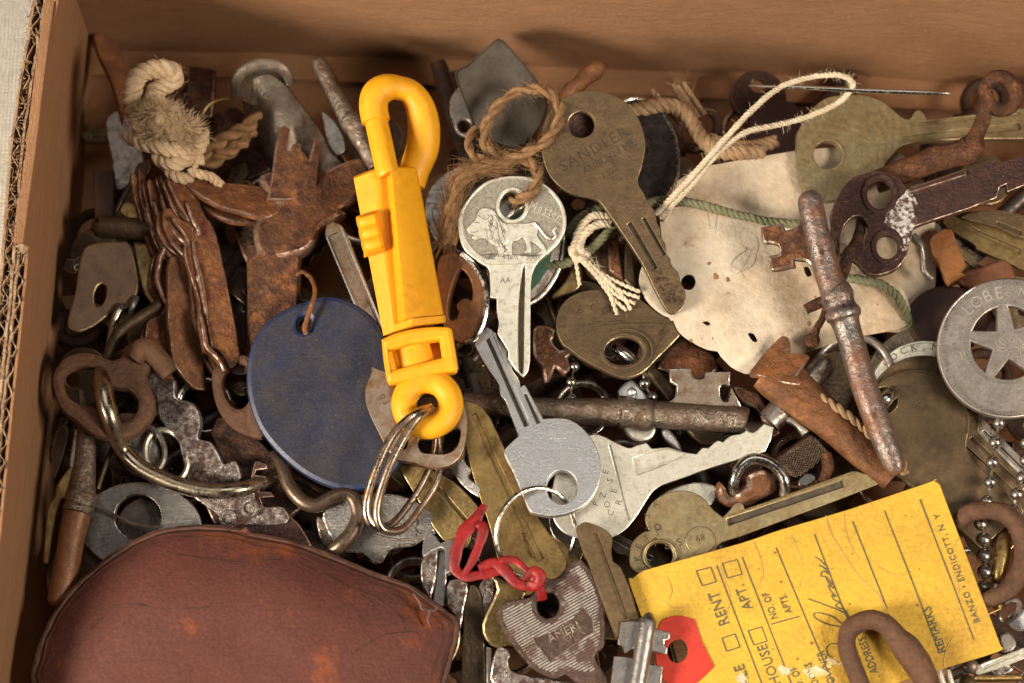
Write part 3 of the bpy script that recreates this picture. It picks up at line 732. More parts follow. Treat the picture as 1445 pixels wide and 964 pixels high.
part('ridge', t, MB().stroke([(1028, 728), (1205, 668)], 2.2, plB, .25, .0, 1), brassy)

# ---- horizontal iron barrel key
t = thing('barrel_key', 'iron barrel key lying level with notched bit upward, across the middle right', 'key', (860, 580, -6))
zi = -2.4
mb = MB().tube([(655, 566, zi-1.5), (700, 571, zi-.8), (760, 578, zi), (868, 582, zi), (876, 581, zi), (881, 582, zi), (888, 583, zi), (903, 584, zi), (911, 585, zi), (916, 585, zi), (922, 584.5, zi), (930, 585, zi), (1000, 590, zi), (1046, 592, zi), (1054, 593, zi)],
               [13, 15, 17, 20.5, 23.5, 24, 21.5, 21, 24, 23.5, 19, 19.5, 19, 19, 15], 20, k=4, wob=.05)
part('shank', t, mb, iron)
plI = Plane([(950, 560, zi+1.6), (1050, 560, zi+1.6), (1000, 520, zi+2.6)])
q = IB((300, 480, 1), (360, 440), (372, 370, 1), (330, 345, 1), (328, 265, 1), (460, 262, 1), (468, 310), (500, 326), (540, 322), (552, 285, 1), (705, 282, 1), (700, 370, 1), (650, 372), (640, 400), (650, 455), (690, 470, 1), (712, 380, 1), (780, 510, 1), (700, 540, 1), (330, 540, 1))
part('bit', t, MB().flat(sm(q, 3), plI, 2.8, .35), mat('iron_bit', (.30, .25, .20), .42, .8, (.13, .07, .04), .45, 380, .35, .6, .3))

# ---- bronze key head with oval hole
plO = Plane([(870, 460, .2), (960, 450, -.6), (870, 530, .5)])
O_out = sm(OV((185, 600), (182, 520), (215, 440), (280, 385), (370, 360), (480, 358), (600, 380), (700, 440), (790, 505), (860, 530), (884, 600), (860, 640), (760, 740), (680, 820), (610, 852), (540, 852), (440, 810), (330, 750), (250, 690), (215, 665)), 4)
t = thing('key_bow', 'flat brown bronze key head with an oval hole, white thread ends lying over it', 'key', (870, 470, -2))
part('plate', t, MB().key(O_out, plO, 2.0, [circ(*OV((563, 705))[0], 27, 20, 36, -5)]), bronze)
mb = MB(); c = OV((563, 705))[0]; mb.ring(c[0], c[1], 31, 24, .45, 2.4, n=44, rot=-5, flatten=.5); mb.ring(c[0], c[1], 40, 31, .35, 1.4, n=44, rot=-5, flatten=.5)
mb.stroke(OV((370, 555), (520, 530), (660, 520), (830, 530)), 2.6, plO, .2); mb.stroke(OV((360, 575), (520, 552), (680, 545), (820, 548)), 1.6, plO, .2)
mb.stroke(OV((740, 690), (770, 640), (800, 600), (840, 580)), 2.2, plO, .2); mb.stroke(OV((760, 620), (800, 560), (830, 550)), 1.6, plO, .2)
part('moulding', t, mb, bronze)
mb = MB(); mb.arctext('508', 835, 470, 36, 115, 60, 11, plO, ex=.03, lift=.0); mb.ring(855.5, 437, 4, 4, .3, .9, n=20); part('lettering', t, mb, bronzed)

# ---- ridged corroded key in front
plA = Plane([(780, 880, 6.2), (800, 960, 5.0), (850, 880, 6.6)])
A_out = sm(AM((12, 440), (60, 370), (160, 345), (265, 318), (340, 192), (420, 195), (480, 165), (540, 80), (610, 50), (660, 80), (740, 200), (790, 340), (808, 500), (800, 690), (738, 752), (742, 805), (800, 880), (860, 1010, 1), (640, 1010, 1), (560, 940), (510, 905), (430, 932), (300, 882), (200, 785), (100, 655), (28, 540)), 5)
t = thing('corroded_key', 'pitted steel key with ridged shield-shaped bow, at the bottom below the red ribbon', 'key', (780, 880, 2))
h = circ(*AM((385, 390))[0], 16, 18, 32)
part('key_body', t, MB().key(A_out, plA, 2.4, [h], b=.5), mat('brown_pitted_iron', (.150, .098, .078), .34, .75, (.070, .040, .030), .5, 420, .8, .5, .4, pit=.6, spot2=(.36, .32, .28), amt2=.18, scale2=300))
EDGE['brown_pitted_iron'] = edge_pit
mb = MB(); inner = [tuple(p) for p in inset([Vector(p) for p in (A_out if sarea(A_out) > 0 else A_out[::-1])], 7)]
ban = sm(AM((270, 630, 1), (420, 580), (560, 490), (640, 400, 1), (715, 490, 1), (725, 590, 1), (560, 690), (400, 810, 1)), 4)
hb = circ(*AM((385, 390))[0], 23, 25, 28)
for k in range(-40, 40):
    ox, oy = AM((400, 500))[0]; dx, dy = math.cos(R(-29)), math.sin(R(-29)); nx, ny = -dy, dx
    bx, by = ox+nx*k*3.9, oy+ny*k*3.9; run = []
    for s in range(-60, 61):
        x, y = bx+dx*s*2, by+dy*s*2
        ok = inside((x, y), inner) and not inside((x, y), ban) and not inside((x, y), hb) and y < 948
        if ok: run.append((x, y))
        if (not ok or s == 60) and run:
            if len(run) > 2: mb.stroke([run[0], run[-1]], 2.3, plA, .22, 0, 1)
            run = []
part('ridges', t, mb, mat('worn_ridges', (.84, .77, .69), .30, .7, (.13, .075, .055), .46, 170, .4, .6, .3, soft=.06, fine=4), kind='stuff')
mb = MB(); mb.stroke([p for p in ban]+[ban[0]], 1.6, plA, .2, 0, 1)
mb.text('AMERI', *AM((500, 590))[0], 27, 12, plA, .12, 0); mb.text('LOCK', *AM((560, 620))[0], 27, 10, plA, .12, 0); part('lettering', t, mb, rustm)

# ---- double-bitted steel key standing over the card
t = thing('double_bit_key', 'small grey steel key with two pairs of square wings, over the red hole patch', 'key', (905, 920, 5))
mb = MB().tube([(915, 866, 9.5), (914.5, 873, 9.5), (914, 877, 9.5), (907, 920, 9.2), (898, 975, 8.8)], [2, 5, 12, 12.5, 12.5], 18, k=4, wob=.03); part('shank', t, mb, greysteel)
pk = Plane([(905, 900, 8.8), (945, 905, 8.6), (898, 960, 8.4)])
mb = MB().flat(sm(D3((630, 655, 1), (720, 650, 1), (800, 690, 1), (878, 708, 1), (872, 745, 1), (848, 750, 1), (850, 775, 1), (866, 790, 1), (858, 820, 1), (830, 815, 1), (760, 800, 1), (690, 790, 1), (650, 815, 1), (634, 775, 1), (612, 770, 1)), 2), pk, 1.8, .25); part('bit', t, mb, greysteel)
mb = MB().flat(sm(D3((595, 828, 1), (700, 838, 1), (760, 865, 1), (842, 880, 1), (828, 1010, 1), (690, 1000, 1), (575, 1000, 1)), 2), pk, 1.8, .25); part('bit', t, mb, greysteel)

# ---- brown brass key with its tip against the card
plN = Plane([(835, 760, 7.0), (890, 900, 8.2), (870, 790, 6.6)])
N_out = sm(D3((412, 195), (425, 165), (455, 152), (520, 172), (570, 205), (588, 240), (582, 300), (590, 350, 1), (628, 378, 1), (668, 470), (722, 640, 1), (650, 700), (610, 730, 1), (560, 600), (480, 400)), 4)
mb = MB().key(N_out, plN, 2.2, [], [slot((840, 752), (884, 872), 6, 5)], .5, b=.4)
one('brass_car_key', 'brown brass key blade pointing up, its edge against the left corner of the yellow card', 'key', mb, mat('brown_brass', (.24, .17, .09), .42, .7, (.14, .085, .04), .4, 220, .25, .6, .5))

# ---- red ribbon tie
def ribbon(mb, pts, wd, seg=9):
    return mb.tube([(p[0], p[1], p[2]) for p in pts], [p[3]*.86 for p in pts], 12, k=7, flatten=wd*.55, wob=.35, ws=260)
t = thing('ribbon_tie', 'knotted glossy red plastic ribbon tied to the ridged key', 'ribbon', (700, 790, 5))
part('loop', t, ribbon(MB(), [(684, 712, 7.5, 5), (672, 735, 8.0, 10), (655, 752, 8.2, 11), (644, 775, 8, 10), (641, 800, 7.6, 9), (655, 813, 7.8, 8), (680, 811, 8.4, 8), (705, 806, 8.6, 7)], .45), redrib)
part('loop', t, ribbon(MB(), [(676, 738, 9, 7), (682, 748, 9.3, 9), (674, 775, 9.0, 8), (662, 800, 8.4, 6), (652, 812, 8, 5)], .5), redrib)
part('strand', t, ribbon(MB(), [(676, 803, 8.4, 7), (697, 795, 8.9, 8), (712, 806, 9.0, 9), (730, 822, 9.2, 8), (752, 826, 9.4, 9), (764, 815, 9.6, 7)], .55), redrib)
part('strand', t, ribbon(MB(), [(704, 792, 9.3, 5), (725, 790, 9.6, 6), (742, 804, 10, 6), (756, 816, 10.2, 8), (764, 822, 10, 7)], .6), redrib)
mb = ribbon(MB(), [(738, 818, 10.4, 4), (752, 806, 10.8, 9), (763, 812, 10.9, 9), (758, 826, 10.2, 8), (744, 824, 9.8, 6)], .7); ribbon(mb, [(756, 820, 10, 7), (764, 832, 9.4, 8), (765, 846, 7.6, 9)], .6)
part('knot', t, mb, redrib)

# ---- blue fob
plF = Plane([(455, 555, 3.2), (545, 555, 4.2), (455, 680, 2.0)])
F_out = sm([(430, 424), (455, 417), (478, 419), (505, 431), (530, 452), (549, 485), (563, 530), (572, 580), (574, 620), (566, 650), (548, 674), (520, 689), (490, 692), (460, 686), (425, 668), (390, 638), (364, 604), (350, 565), (346.5, 525), (353, 490), (370, 458), (398, 437)], 4)
fo = thing('key_fob', 'worn dark blue oval key fob with a rusty wire through its hole', 'key fob', (460, 555, 0))
part('disc', fo, MB().flat(F_out, plF, 3.6, 1.3, [circ(428.5, 457, 9.5, 11, 24, 20)]), blue)
mb = MB().tube([(432, 472, 4.5), (430, 462, 5.2), (437, 440, 6.5), (443, 420, 6.5), (444, 405, 5), (438, 392, 3), (428, 384, 0), (420, 388, -3)], [3.2, 3.6, 3.4, 3.2, 3, 3, 3, 3], 8)
one('wire', 'rusty wire link hooked through the hole of the blue fob', 'wire', mb, rusto)

# ---- steel key passing under the clip, slotted bow below the yellow eye
plK = Plane([(600, 590, 5.6), (465, 330, 1.0), (650, 600, 5.8)])
K_out = sm([(458, 333, 1), (461, 318), (469, 313, 1), (482, 318), (492, 335, 1), (545, 470), (560, 505), (612, 520), (640, 535), (655, 570), (660, 600), (652, 640), (632, 658), (608, 660), (585, 654), (556, 645), (535, 612), (517, 572), (516, 545), (524, 525), (521, 511, 1), (529, 506, 1), (470, 350)], 4)
K_h = [sm([(591, 620), (612, 618), (640, 605), (650, 608), (645, 630), (630, 640), (610, 640), (594, 637)], 3), sm([(566, 618), (576, 612), (573, 633), (563, 631)], 3), circ(605, 572, 17, 15, 20)]
t = thing('slotted_key', 'steel key running under the yellow clip, slotted bow below its eye', 'key', (560, 500, 0))
part('key_body', t, MB().key(K_out, plK, 2.0, K_h, [slot((470, 330), (540, 490), 13, 15)], .6), mat('warm_steel', (.46, .37, .28), .32, 1, (.28, .15, .07), .4, 200, .15, .45, .8))
mb = MB().stroke([(481, 322), (545, 475)], 4, plK, .5, .0, 1); mb.stroke([(461, 335), (531, 503)], 3, plK, .4, 0, 1); part('ridge', t, mb, chrome)
mb = MB(); 
for s, x, y in (('3', 545, 568), ('0', 539, 560)): mb.text(s, x, y, -60, 10, plK, .06, 0)
part('lettering', t, mb, mat('brown_stamp', (.22, .13, .07), .5, .4))
# split ring through the yellow eye
t = thing('split_ring', 'double steel split ring threaded through the yellow clip eye', 'key ring', (565, 665, 4))
for k, (ox, oy) in enumerate(((0, 0), (15, 8))):
    mb = MB().tube([(607+ox*.3, 574+oy*.6, 9.5), (585+ox*.5, 584+oy*.4, 13.6), (556+ox, 612+oy*.5, 13.2), (534+ox, 655+oy*.6, 12), (519+ox, 700+oy*.7, 10), (518+ox, 728+oy*.7, 9), (531+ox*.9, 744+oy*.6, 7.5), (555+ox, 738+oy*.9, 5), (582+ox, 705+oy*.9, 3), (602+ox, 670+oy, 2.2), (611+ox*.6, 640, 2.2), (615, 600, 3.5), (610, 580, 7)],
                  [5.5, 5.5, 6, 6, 6, 6.2, 6.2, 5.5, 5, 5, 5, 5, 5], 12, k=6)
    part('coil', t, mb, mat('split_ring_steel', (.46, .38, .30), .24, 1, (.22, .11, .055), .42, 260, .15, .45, .7))
# ================================================================== paper, card, leather, cords
# ---- aged paper tag: two sheets
def curl(k, s=55, amp=.0012):
    def f(v):
        return v+Vector((0, 0, amp*noise.noise(Vector((v.x*s, v.y*s, k)))+amp*.4*noise.noise(Vector((v.x*s*3, v.y*s*3, k+4)))))
    return f
t = thing('paper_tag', 'stained cream paper tag folded in two, under the rusty skeleton keys', 'paper tag', (1090, 350, -6))
plP1 = Plane([(960, 290, -2.8), (1250, 250, -7.5), (1100, 430, -3.6)])
up = sm([(930, 296), (948, 262, 1), (975, 243), (1015, 230), (1100, 216), (1190, 205, 1), (1270, 215), (1318, 280, 1), (1322, 380), (1310, 440), (1284, 470, 1), (1180, 460), (1060, 420), (960, 350)], 4)
part('sheet', t, MB().flat(up, plP1, .45, .08, grid=5, warp=curl(1)), paper, label='upper sheet')
plP2 = Plane([(950, 450, .3), (1250, 440, -3.2), (1060, 300, -2.2)])
lo = sm([(931, 312, 1), (945, 296), (970, 291), (1010, 300), (1050, 309), (1090, 316), (1150, 330), (1210, 352), (1262, 392), (1283, 430), (1284, 450, 1), (1276, 462), (1240, 470), (1190, 478, 1), (1130, 500), (1084, 512), (1060, 527), (1045, 524), (1032, 517), (1020, 505), (1013, 495, 1), (996, 492), (978, 483), (960, 470), (950, 452, 1), (944, 447), (937, 400)], 4)
holes = [circ(971, 399.5, 10, 10.5, 20), sm([(991, 455), (999, 453), (1003, 457), (998, 459)], 2), sm([(1055, 472), (1063, 471), (1069, 481), (1062, 483)], 2), sm([(1134, 378), (1141, 377), (1146, 388), (1139, 391)], 2)]
def fold(v):
    a = P(1000, 420, -1); c = P(1075, 515, -1); d = (c-a).normalized(); q = v-a; s = abs(q.x*d.y-q.y*d.x)
    v = curl(3, 60, .0009)(v)
    return v+Vector((0, 0, .0011*math.exp(-(s/.0022)**2)))
part('sheet', t, MB().flat(lo, plP2, .5, .10, holes, grid=4, warp=fold), paper, label='lower sheet with small burnt holes')
lobe = sm([(905, 378), (914, 372), (930, 376), (960, 420), (952, 446), (942, 447), (924, 437), (910, 420), (902, 400)], 4)
part('fold', t, MB().flat(lobe, Plane([(905, 400, .6), (950, 445, .9), (950, 380, .9)]), .5, .15, grid=4, warp=curl(5)), paper)
mb = MB()
for s in ([(1002, 320), (1000, 312), (998, 300)], [(1000, 322), (1009, 320), (1012, 300), (1010, 330)], [(1050, 392), (1044, 380), (1032, 376), (1036, 366), (1048, 356), (1060, 352), (1052, 372), (1044, 384), (1058, 378), (1066, 366), (1070, 345), (1066, 334)], [(1030, 380), (1040, 386), (1056, 376)]):
    mb.stroke(s, .9, plP2, .03, .12)
mb.v = [fold(v) for v in mb.v]; part('pencil_mark', t, mb, pencil)
mb = MB(); g = random.Random(21)
for x, y, r_ in ((1012, 481, 4), (1024, 482, 2.6), (1008, 478, 3), (1054, 350, 1.6), (1010, 390, 5), (1028, 394, 4), (1000, 372, 3), (1150, 420, 2.2), (1141, 457, 3), (1005, 402, 2), (1238, 430, 1.6), (1100, 440, 1.5), (975, 480, 3), (1120, 400, 1.2), (965, 350, 3)):
    mb.flat(sm([(x+r_*g.uniform(.5, 1.2)*math.cos(a), y+r_*g.uniform(.5, 1.2)*math.sin(a)) for a in (0, .8, 1.6, 2.4, 3.2, 4, 4.8, 5.6)], 2), plP2, .05, .01, lift=.06)
mb.v = [fold(v) for v in mb.v]; part('stain', t, mb, mat('paper_stain', (.36, .19, .075), .9, vary=.4))

# ---- yellow card tag
plY = Plane([(893, 830, 4.6), (1330, 697, 4.4), (1412, 915, 5.8)])
Y_out = sm([(889, 826), (893, 816), (905, 807), (922, 801), (1044, 767), (1100, 748), (1200, 718), (1310, 681), (1318, 679), (1326, 684), (1331, 697), (1352, 752), (1380, 827), (1411, 908), (1413, 914), (1408, 920), (1340, 941), (1289, 957), (1120, 1010), (1000, 1046, 1), (968, 1030), (930, 935)], 3)
ct = thing('rent_card', 'yellow card tag with printed lines and a red hole patch, at the lower right', 'card tag', (1150, 860, 2))
ch = circ(*D3((915, 803))[0], 14.5, 17, 28, 10)
part('card', ct, MB().flat(Y_out, plY, .7, .18, [ch], grid=7, warp=curl(8, 26, .0006)), ypaper)
R_out = sm(D3((815, 690), (850, 640), (930, 625), (1000, 645, 1), (1040, 760), (1098, 880, 1), (1060, 920), (990, 975), (900, 985), (830, 930), (800, 800)), 4)
wq = curl(8, 26, .0006)
def bend(m, f=wq):
    m.v = [f(v) for v in m.v]; return m
part('hole_patch', ct, MB().flat(R_out, plY, .3, .08, [ch], grid=7, warp=wq, lift=.28), redcard)
mb = MB()
def ln(a, b, wd=1.5): 
    n = 8; mb.stroke([(lerp(a[0], b[0], i/n), lerp(a[1], b[1], i/n)) for i in range(n+1)], wd, plY, .04, .10, 1)
for a, b in (((1011, 798), (1078, 972)), ((1047, 786), (1122, 978)), ((1095, 773), (1180, 975)), ((1149, 754), (1196, 876)), ((1203, 736), (1262, 886)), ((1248, 721), (1326, 922)), ((1298, 705), (1374, 903))): ln(a, b)
ln((1088, 881), (1128, 870))
def sq(q):
    for i in range(4): ln(q[i], q[(i+1) % 4], 1.5)
sq(D3((1008, 400), (1082, 382), (1108, 455), (1038, 475))); sq(D3((1140, 362), (1214, 342), (1240, 415), (1165, 436)))
sq(D3((1138, 738), (1204, 716), (1230, 782), (1162, 804))); sq(D3((1270, 700), (1340, 680), (1366, 752), (1300, 772)))
part('ruled_line', ct, bend(mb), ink)
mb = MB(); AN = 110.5
for s, x, y, h in (('RENT', 1015, 859, 15), ('APT.', 1050, 843, 14), ('NO. OF', 1087, 855, 10), ('APTS.', 1109, 852, 10), ('SALE', 1050, 958, 15), ('HOUSE', 1086, 938, 14), ('NO. OF', 1127, 960, 10), ('ROOMS', 1147, 955, 10), ('OWNER', 1166, 942, 11), ('ADDRESS', 1226, 925, 11), ('REMARKS', 1319, 889, 12)):
    mb.text(s, x, y, AN, h, plY, .04, .12, sx=.92 if h > 11 else .8)
mb.text('BANZO \u2022 ENDICOTT, N. Y', 1350, 802, AN, 8.6, plY, .04, .12, sp=1.12)
part('lettering', ct, bend(mb), ink)
mb = MB()
for s in (((460, 832), (440, 825), (432, 790), (450, 768), (490, 765), (500, 740)), ((500, 680), (440, 670), (380, 640), (370, 615), (400, 612), (460, 630), (510, 665), (540, 650), (520, 610), (340, 540)), ((540, 640), (525, 600), (480, 580), (500, 560), (520, 600), (545, 640)),
          ((520, 600), (500, 560), (470, 545), (460, 520), (480, 530), (450, 495), (445, 470), (470, 490), (440, 455), (430, 430)), ((465, 470), (430, 430), (405, 425), (415, 400), (445, 415), (420, 385), (395, 370), (425, 385), (440, 385), (400, 345), (375, 328))):
    mb.stroke(D4(*s), 1.3, plY, .03, .14, 5)
part('handwriting', ct, bend(mb), ink)
mb = MB()
for s in (((65, 255), (100, 340), (110, 420), (90, 470)), ((430, 120), (455, 210), (520, 320), (590, 420), (690, 520), (750, 620)), ((1310, 770-180), (1210, 640), (1060, 750), (1025, 850), (1030, 890))):
    mb.stroke(D4(*s), 1.6, plY, .10, .04, 5)
for s in ([(905, 850), (930, 846), (952, 858), (985, 852)], [(1015, 800), (1030, 840), (1026, 870), (1040, 905)], [(1190, 722), (1196, 760), (1212, 790)], [(1352, 760), (1340, 790), (1352, 830), (1346, 860)], [(1240, 800), (1262, 812), (1290, 806)], [(940, 812), (948, 832), (944, 846)], [(1120, 760), (1132, 800), (1128, 830)]):
    mb.stroke(s, 1.1, plY, .06, .04, 5)
part('crease', ct, bend(mb), mat('worn_card', (.66, .40, .12), .9))
mb = MB()
for c_, rx, ry in (((1048, 958), 9, 6), ((1108, 946), 10, 6), ((1150, 948), 17, 9), ((1176, 936), 9, 5)):
    mb.flat(sm([(x+rng.uniform(-4, 4), y+rng.uniform(-3, 3)) for x, y in circ(c_[0], c_[1], rx, ry, 12)], 3), plY, .1, .02, lift=.16)
st = MB(); g = random.Random(31)
for k in range(46):
    x, y = g.uniform(905, 1400), g.uniform(700, 960)
    if not inside((x, y), inset([Vector(p) for p in Y_out][::(1 if sarea(Y_out) > 0 else -1)], 8)): continue
    r_ = g.choice((.8, .8, 1.2, 1.8, 2.6)); st.flat(sm([(x+r_*g.uniform(.5, 1.3)*math.cos(a), y+r_*g.uniform(.5, 1.3)*math.sin(a)) for a in (0, 1, 2, 3, 4, 5)], 2), plY, .05, .01, lift=.09)
part('stain', ct, bend(st), mat('rust_mark', (.36, .17, .045), .8, vary=.4))
part('scuff', ct, bend(mb), mat('scuffed_card', (.74, .66, .48), .9, 0, (.80, .52, .12), .5, 400, .3))

# ---- leather pouch
Lt = sm(D1((180, 1000), (195, 830), (240, 690), (300, 590), (400, 465), (540, 345), (700, 245), (860, 192), (1050, 180), (1250, 205))+D2((0, 215), (200, 250), (420, 330), (640, 420), (800, 475), (900, 545), (1000, 615), (1042, 665), (1035, 760), (1000, 880))+[(612, 1000), (560, 1120), (330, 1180), (90, 1120)], 4)
t = thing('coin_pouch', 'worn reddish brown leather pouch with rounded top, bottom left of the box', 'pouch', (340, 880, -6))
plT = Plane([(340, 860, 4), (640, 860, 2.0), (340, 990, 6)])
class Dome:
    def __init__(s, loop, pl, h, w_): s.pl = pl; s.h = h; s.w = w_; s.l = [pl.uv(*p) for p in loop]
    def __call__(s, v):
        q = v-s.pl.o; p = Vector((q.dot(s.pl.u), q.dot(s.pl.v))); hgt = q.dot(s.pl.n)
        d = 1e9; L = s.l
        for i in range(len(L)):
            a, b = L[i-1], L[i]; ab = b-a; t_ = max(0, min(1, (p-a).dot(ab)/max(1e-12, ab.length_squared))); d = min(d, (p-a-ab*t_).length)
        k = min(1, d/s.w); e = s.h*(1-(1-k)**2.2)
        if hgt < -.0015: e = -e*.3
        wr = .00035*noise.noise(v*160)+.0007*noise.noise(v*45)
        return v+s.pl.n*(e+wr*min(1, k*3))
mb = MB().flat(Lt, plT, 3.0, 1.0, grid=4, warp=Dome(Lt, plT, .0075, .022)); part('body', t, mb, leather)
lip = [tuple(p) for p in inset([Vector(p) for p in (Lt if sarea(Lt) > 0 else Lt[::-1])], -3.5)]
mb = MB().flat(lip, plT, 1.6, .7, lift=-2.2, bottom=True); part('back_panel', t, mb, leatherd)
mb = MB(); pts = [tuple(p) for p in inset([Vector(p) for p in (Lt if sarea(Lt) > 0 else Lt[::-1])], .5)]
mb.tube([tuple(plT.at(x, y)+plT.n*-.0006) for x, y in pts], 5.5, 8, True, 1, raw=True, wob=.25); part('welt', t, mb, leatherd)
dome = Dome(Lt, plT, .0075, .022); Lc = [Vector(p) for p in (Lt if sarea(Lt) > 0 else Lt[::-1])]
mb = MB()
for dd, wd in ((7, 2.4), (16, 1.2)):
    q = [tuple(p) for p in inset(Lc, dd)]; mb.stroke([(x+.8*noise.noise(Vector((x*.05, y*.05, dd))), y) for x, y in q]+[q[0]], wd, plT, .10, .02, 1)
for q in ([(150, 870), (190, 862), (240, 872), (300, 868)], [(420, 800), (470, 822), (530, 850), (570, 884)], [(250, 790), (330, 800), (400, 796)], [(500, 930), (540, 905), (585, 898)], [(100, 930), (130, 900), (150, 880)]):
    mb.stroke(q, 1.3, plT, .08, .02, 6)
mb.v = [dome(v) for v in mb.v]; part('seam', t, mb, leatherd)
mb = MB(); 
for s in ([(583, 838), (592, 850), (598, 860), (606, 862), (604, 874), (608, 885)], [(598, 858), (612, 862), (616, 858)]):
    mb.tube([(x, y, 8.0) for x, y in s], 2.6, 6)
part('tear', t, mb, leatherd)

# ---- cords
t = thing('rope_knot', 'frayed cream cotton rope knot near the upper left corner', 'rope', (230, 190, 0))
loopA = [(196, 165, 1), (186, 148, 4), (187, 125, 7), (196, 106, 8.5), (214, 98, 9), (234, 98, 8.5), (247, 105, 7), (243, 116, 6.5), (226, 122, 6), (216, 134, 5), (224, 150, 4)]
part('strand', t, MB().strands(loopA, 7.2, 7.4, 3, 40, 8, wob=.15), rope)
part('strand', t, MB().strands([(182, 190, 2), (200, 202, 5), (225, 208, 7), (250, 212, 7), (272, 216, 5), (280, 232, 3)], 5.6, 6.0, 3, 40, 8, wob=.2), rope)
part('strand', t, MB().strands([(222, 222, 4), (242, 232, 6), (262, 226, 6), (284, 206, 5), (286, 186, 5)], 5.2, 5.6, 3, 40, 8, wob=.2), rope)
part('strand', t, MB().strands([(268, 240, 3), (282, 246, 3), (298, 250, 1), (312, 262, -2)], 3.5, 4, 3, 30, 8), rope)
part('strand', t, MB().strands([(232, 230, 3), (244, 246, 3), (262, 252, 2), (270, 246, 1)], 4.5, 5, 3, 30, 8), rope)
g = random.Random(12); mb = MB()
for k in range(20):
    a = g.uniform(0, 6.28); r0 = g.uniform(0, 24); x = 232+r0*math.cos(a)*1.25; y = 176+r0*math.sin(a); 
    b_ = g.uniform(0, 6.28); z = 7.5-r0*.12
    mb.tube([(x, y, z-3), (x+8*math.cos(b_), y+7*math.sin(b_), z+g.uniform(0, 2)), (x+16*math.cos(b_+.6), y+14*math.sin(b_+.6), z+g.uniform(-1, 1.5)), (x+20*math.cos(b_+1.4), y+18*math.sin(b_+1.4), z-3)], [5, 7.5, 7, 3.5], 8, k=4, wob=.5, ws=700)
part('tuft', t, mb, rope)
mb = MB()
mb.fuzz([(200, 168, 6), (225, 158, 9), (250, 172, 9), (275, 185, 7)], 1500, 14, 14, .34, seed=2, along=.15)
mb.fuzz([(205, 190, 6), (235, 190, 8), (270, 205, 7)], 900, 13, 12, .34, seed=3, along=.2); mb.fuzz(loopA, 260, 15, 8, .32, seed=4)
part('fibres', t, mb, rope, kind='stuff')
# jute twine round the lion key
t = thing('jute_twine', 'hairy brown jute twine looped over and through the lion key', 'twine', (700, 220, 2))
tw = [(724, 283, 4), (738, 279, 8), (752, 270, 8.6), (760, 252, 8.4), (756, 236, 7), (740, 224, 6.5), (715, 222, 6.5), (692, 214, 6.5), (684, 196, 6), (690, 168, 5.5), (708, 144, 5.5), (735, 127, 6), (765, 127, 7.5), (785, 140, 9), (790, 160, 10), (782, 185, 10.4), (762, 206, 10), (738, 217, 8.5), (708, 228, 8), (680, 236, 8), (660, 240, 8)]
part('strand', t, MB().strands(tw, 3.9, 4.5, 2, 62, 8, wob=.2), jute)
tw2 = [(735, 222, 6), (700, 232, 7.5), (668, 240, 8), (650, 256, 7.5), (640, 285, 6.5), (634, 315, 5.5), (630, 345, 4)]
part('strand', t, MB().strands(tw2, 5, 4.6, 4, 120, 8, wob=.4), jute)
part('strand', t, MB().strands([(664, 236, 7), (648, 250, 7), (640, 280, 5.5), (646, 310, 4.5), (640, 346, 3.4)], 5, 4.6, 3, 120, 7, wob=.5), jute)
part('strand', t, MB().strands([(672, 182, 3), (662, 200, 5), (668, 220, 7), (690, 228, 7)], 4, 4.4, 2, 50, 7, wob=.4), jute)
mb = MB(); mb.fuzz(tw, 900, 6, 15, .30, seed=5); mb.fuzz(tw2, 1100, 10, 26, .30, seed=6, along=.75); part('fibres', t, mb, jute, kind='stuff')
# tan rope behind the bronze key
t = thing('tan_rope', 'twisted tan rope with frayed end, behind the bronze key by the far wall', 'rope', (1000, 180, -6))
rp = [(880, 158, -2), (905, 154, -1), (930, 148, -.5), (955, 152, -1), (975, 172, -1.5), (992, 198, -2.5), (1015, 213, -3), (1045, 215, -4), (1075, 214, -6)]
part('strand', t, MB().strands(rp, 5.6, 6.4, 3, 34, 8, wob=.1), tanrope)
part('strand', t, MB().strands([(1000, 196, -4), (1025, 206, -5), (1060, 208, -7), (1095, 200, -9)], 5, 6, 3, 34, 8), tanrope)
mb = MB()
for x, y in ((955, 118), (962, 120), (970, 116), (925, 126), (932, 132)): mb.tube([(x-6, y, -2), (x+2, y+14, -3), (x+12, y+28, -4), (x+24, y+46, -5)], [3, 4, 4, 4], 6, wob=.3, ws=600)
mb.fuzz(rp, 160, 9, 12, .32, seed=8); mb.fuzz([(955, 120, -2), (985, 160, -4)], 120, 8, 18, .32, seed=9)
part('fibres', t, mb, tanrope, kind='stuff')
# white string, doubled, with its needle
t = thing('white_string', 'doubled white cotton string running from the needle down to the paper tag', 'string', (1050, 200, 2))
wa = [(926, 302, 1.5), (945, 282, 4), (968, 258, 6), (1000, 222, 8), (1035, 183, 9), (1065, 152, 9), (1100, 124, 8.5), (1135, 111, 8.5), (1170, 106, 9), (1192, 108, 9.5), (1203, 118, 9.5), (1198, 131, 7), (1175, 150, 4.5), (1130, 168, 4.5), (1090, 178, 6), (1060, 184, 7.5), (1035, 197, 7.5), (1005, 225, 7), (975, 262, 5), (950, 288, 3), (932, 308, 1)]
part('strand', t, MB().strands(wa, 2.1, 2.5, 3, 19, 7, wob=.25), string)
part('strand', t, MB().strands([(938, 312, .6), (948, 290, 3), (968, 268, 4.6), (990, 244, 6)], 2.0, 2.4, 3, 19, 7, wob=.25), string)
part('fibres', t, MB().fuzz(wa, 420, 4.0, 8, .24, seed=10, along=.3), string, kind='stuff')
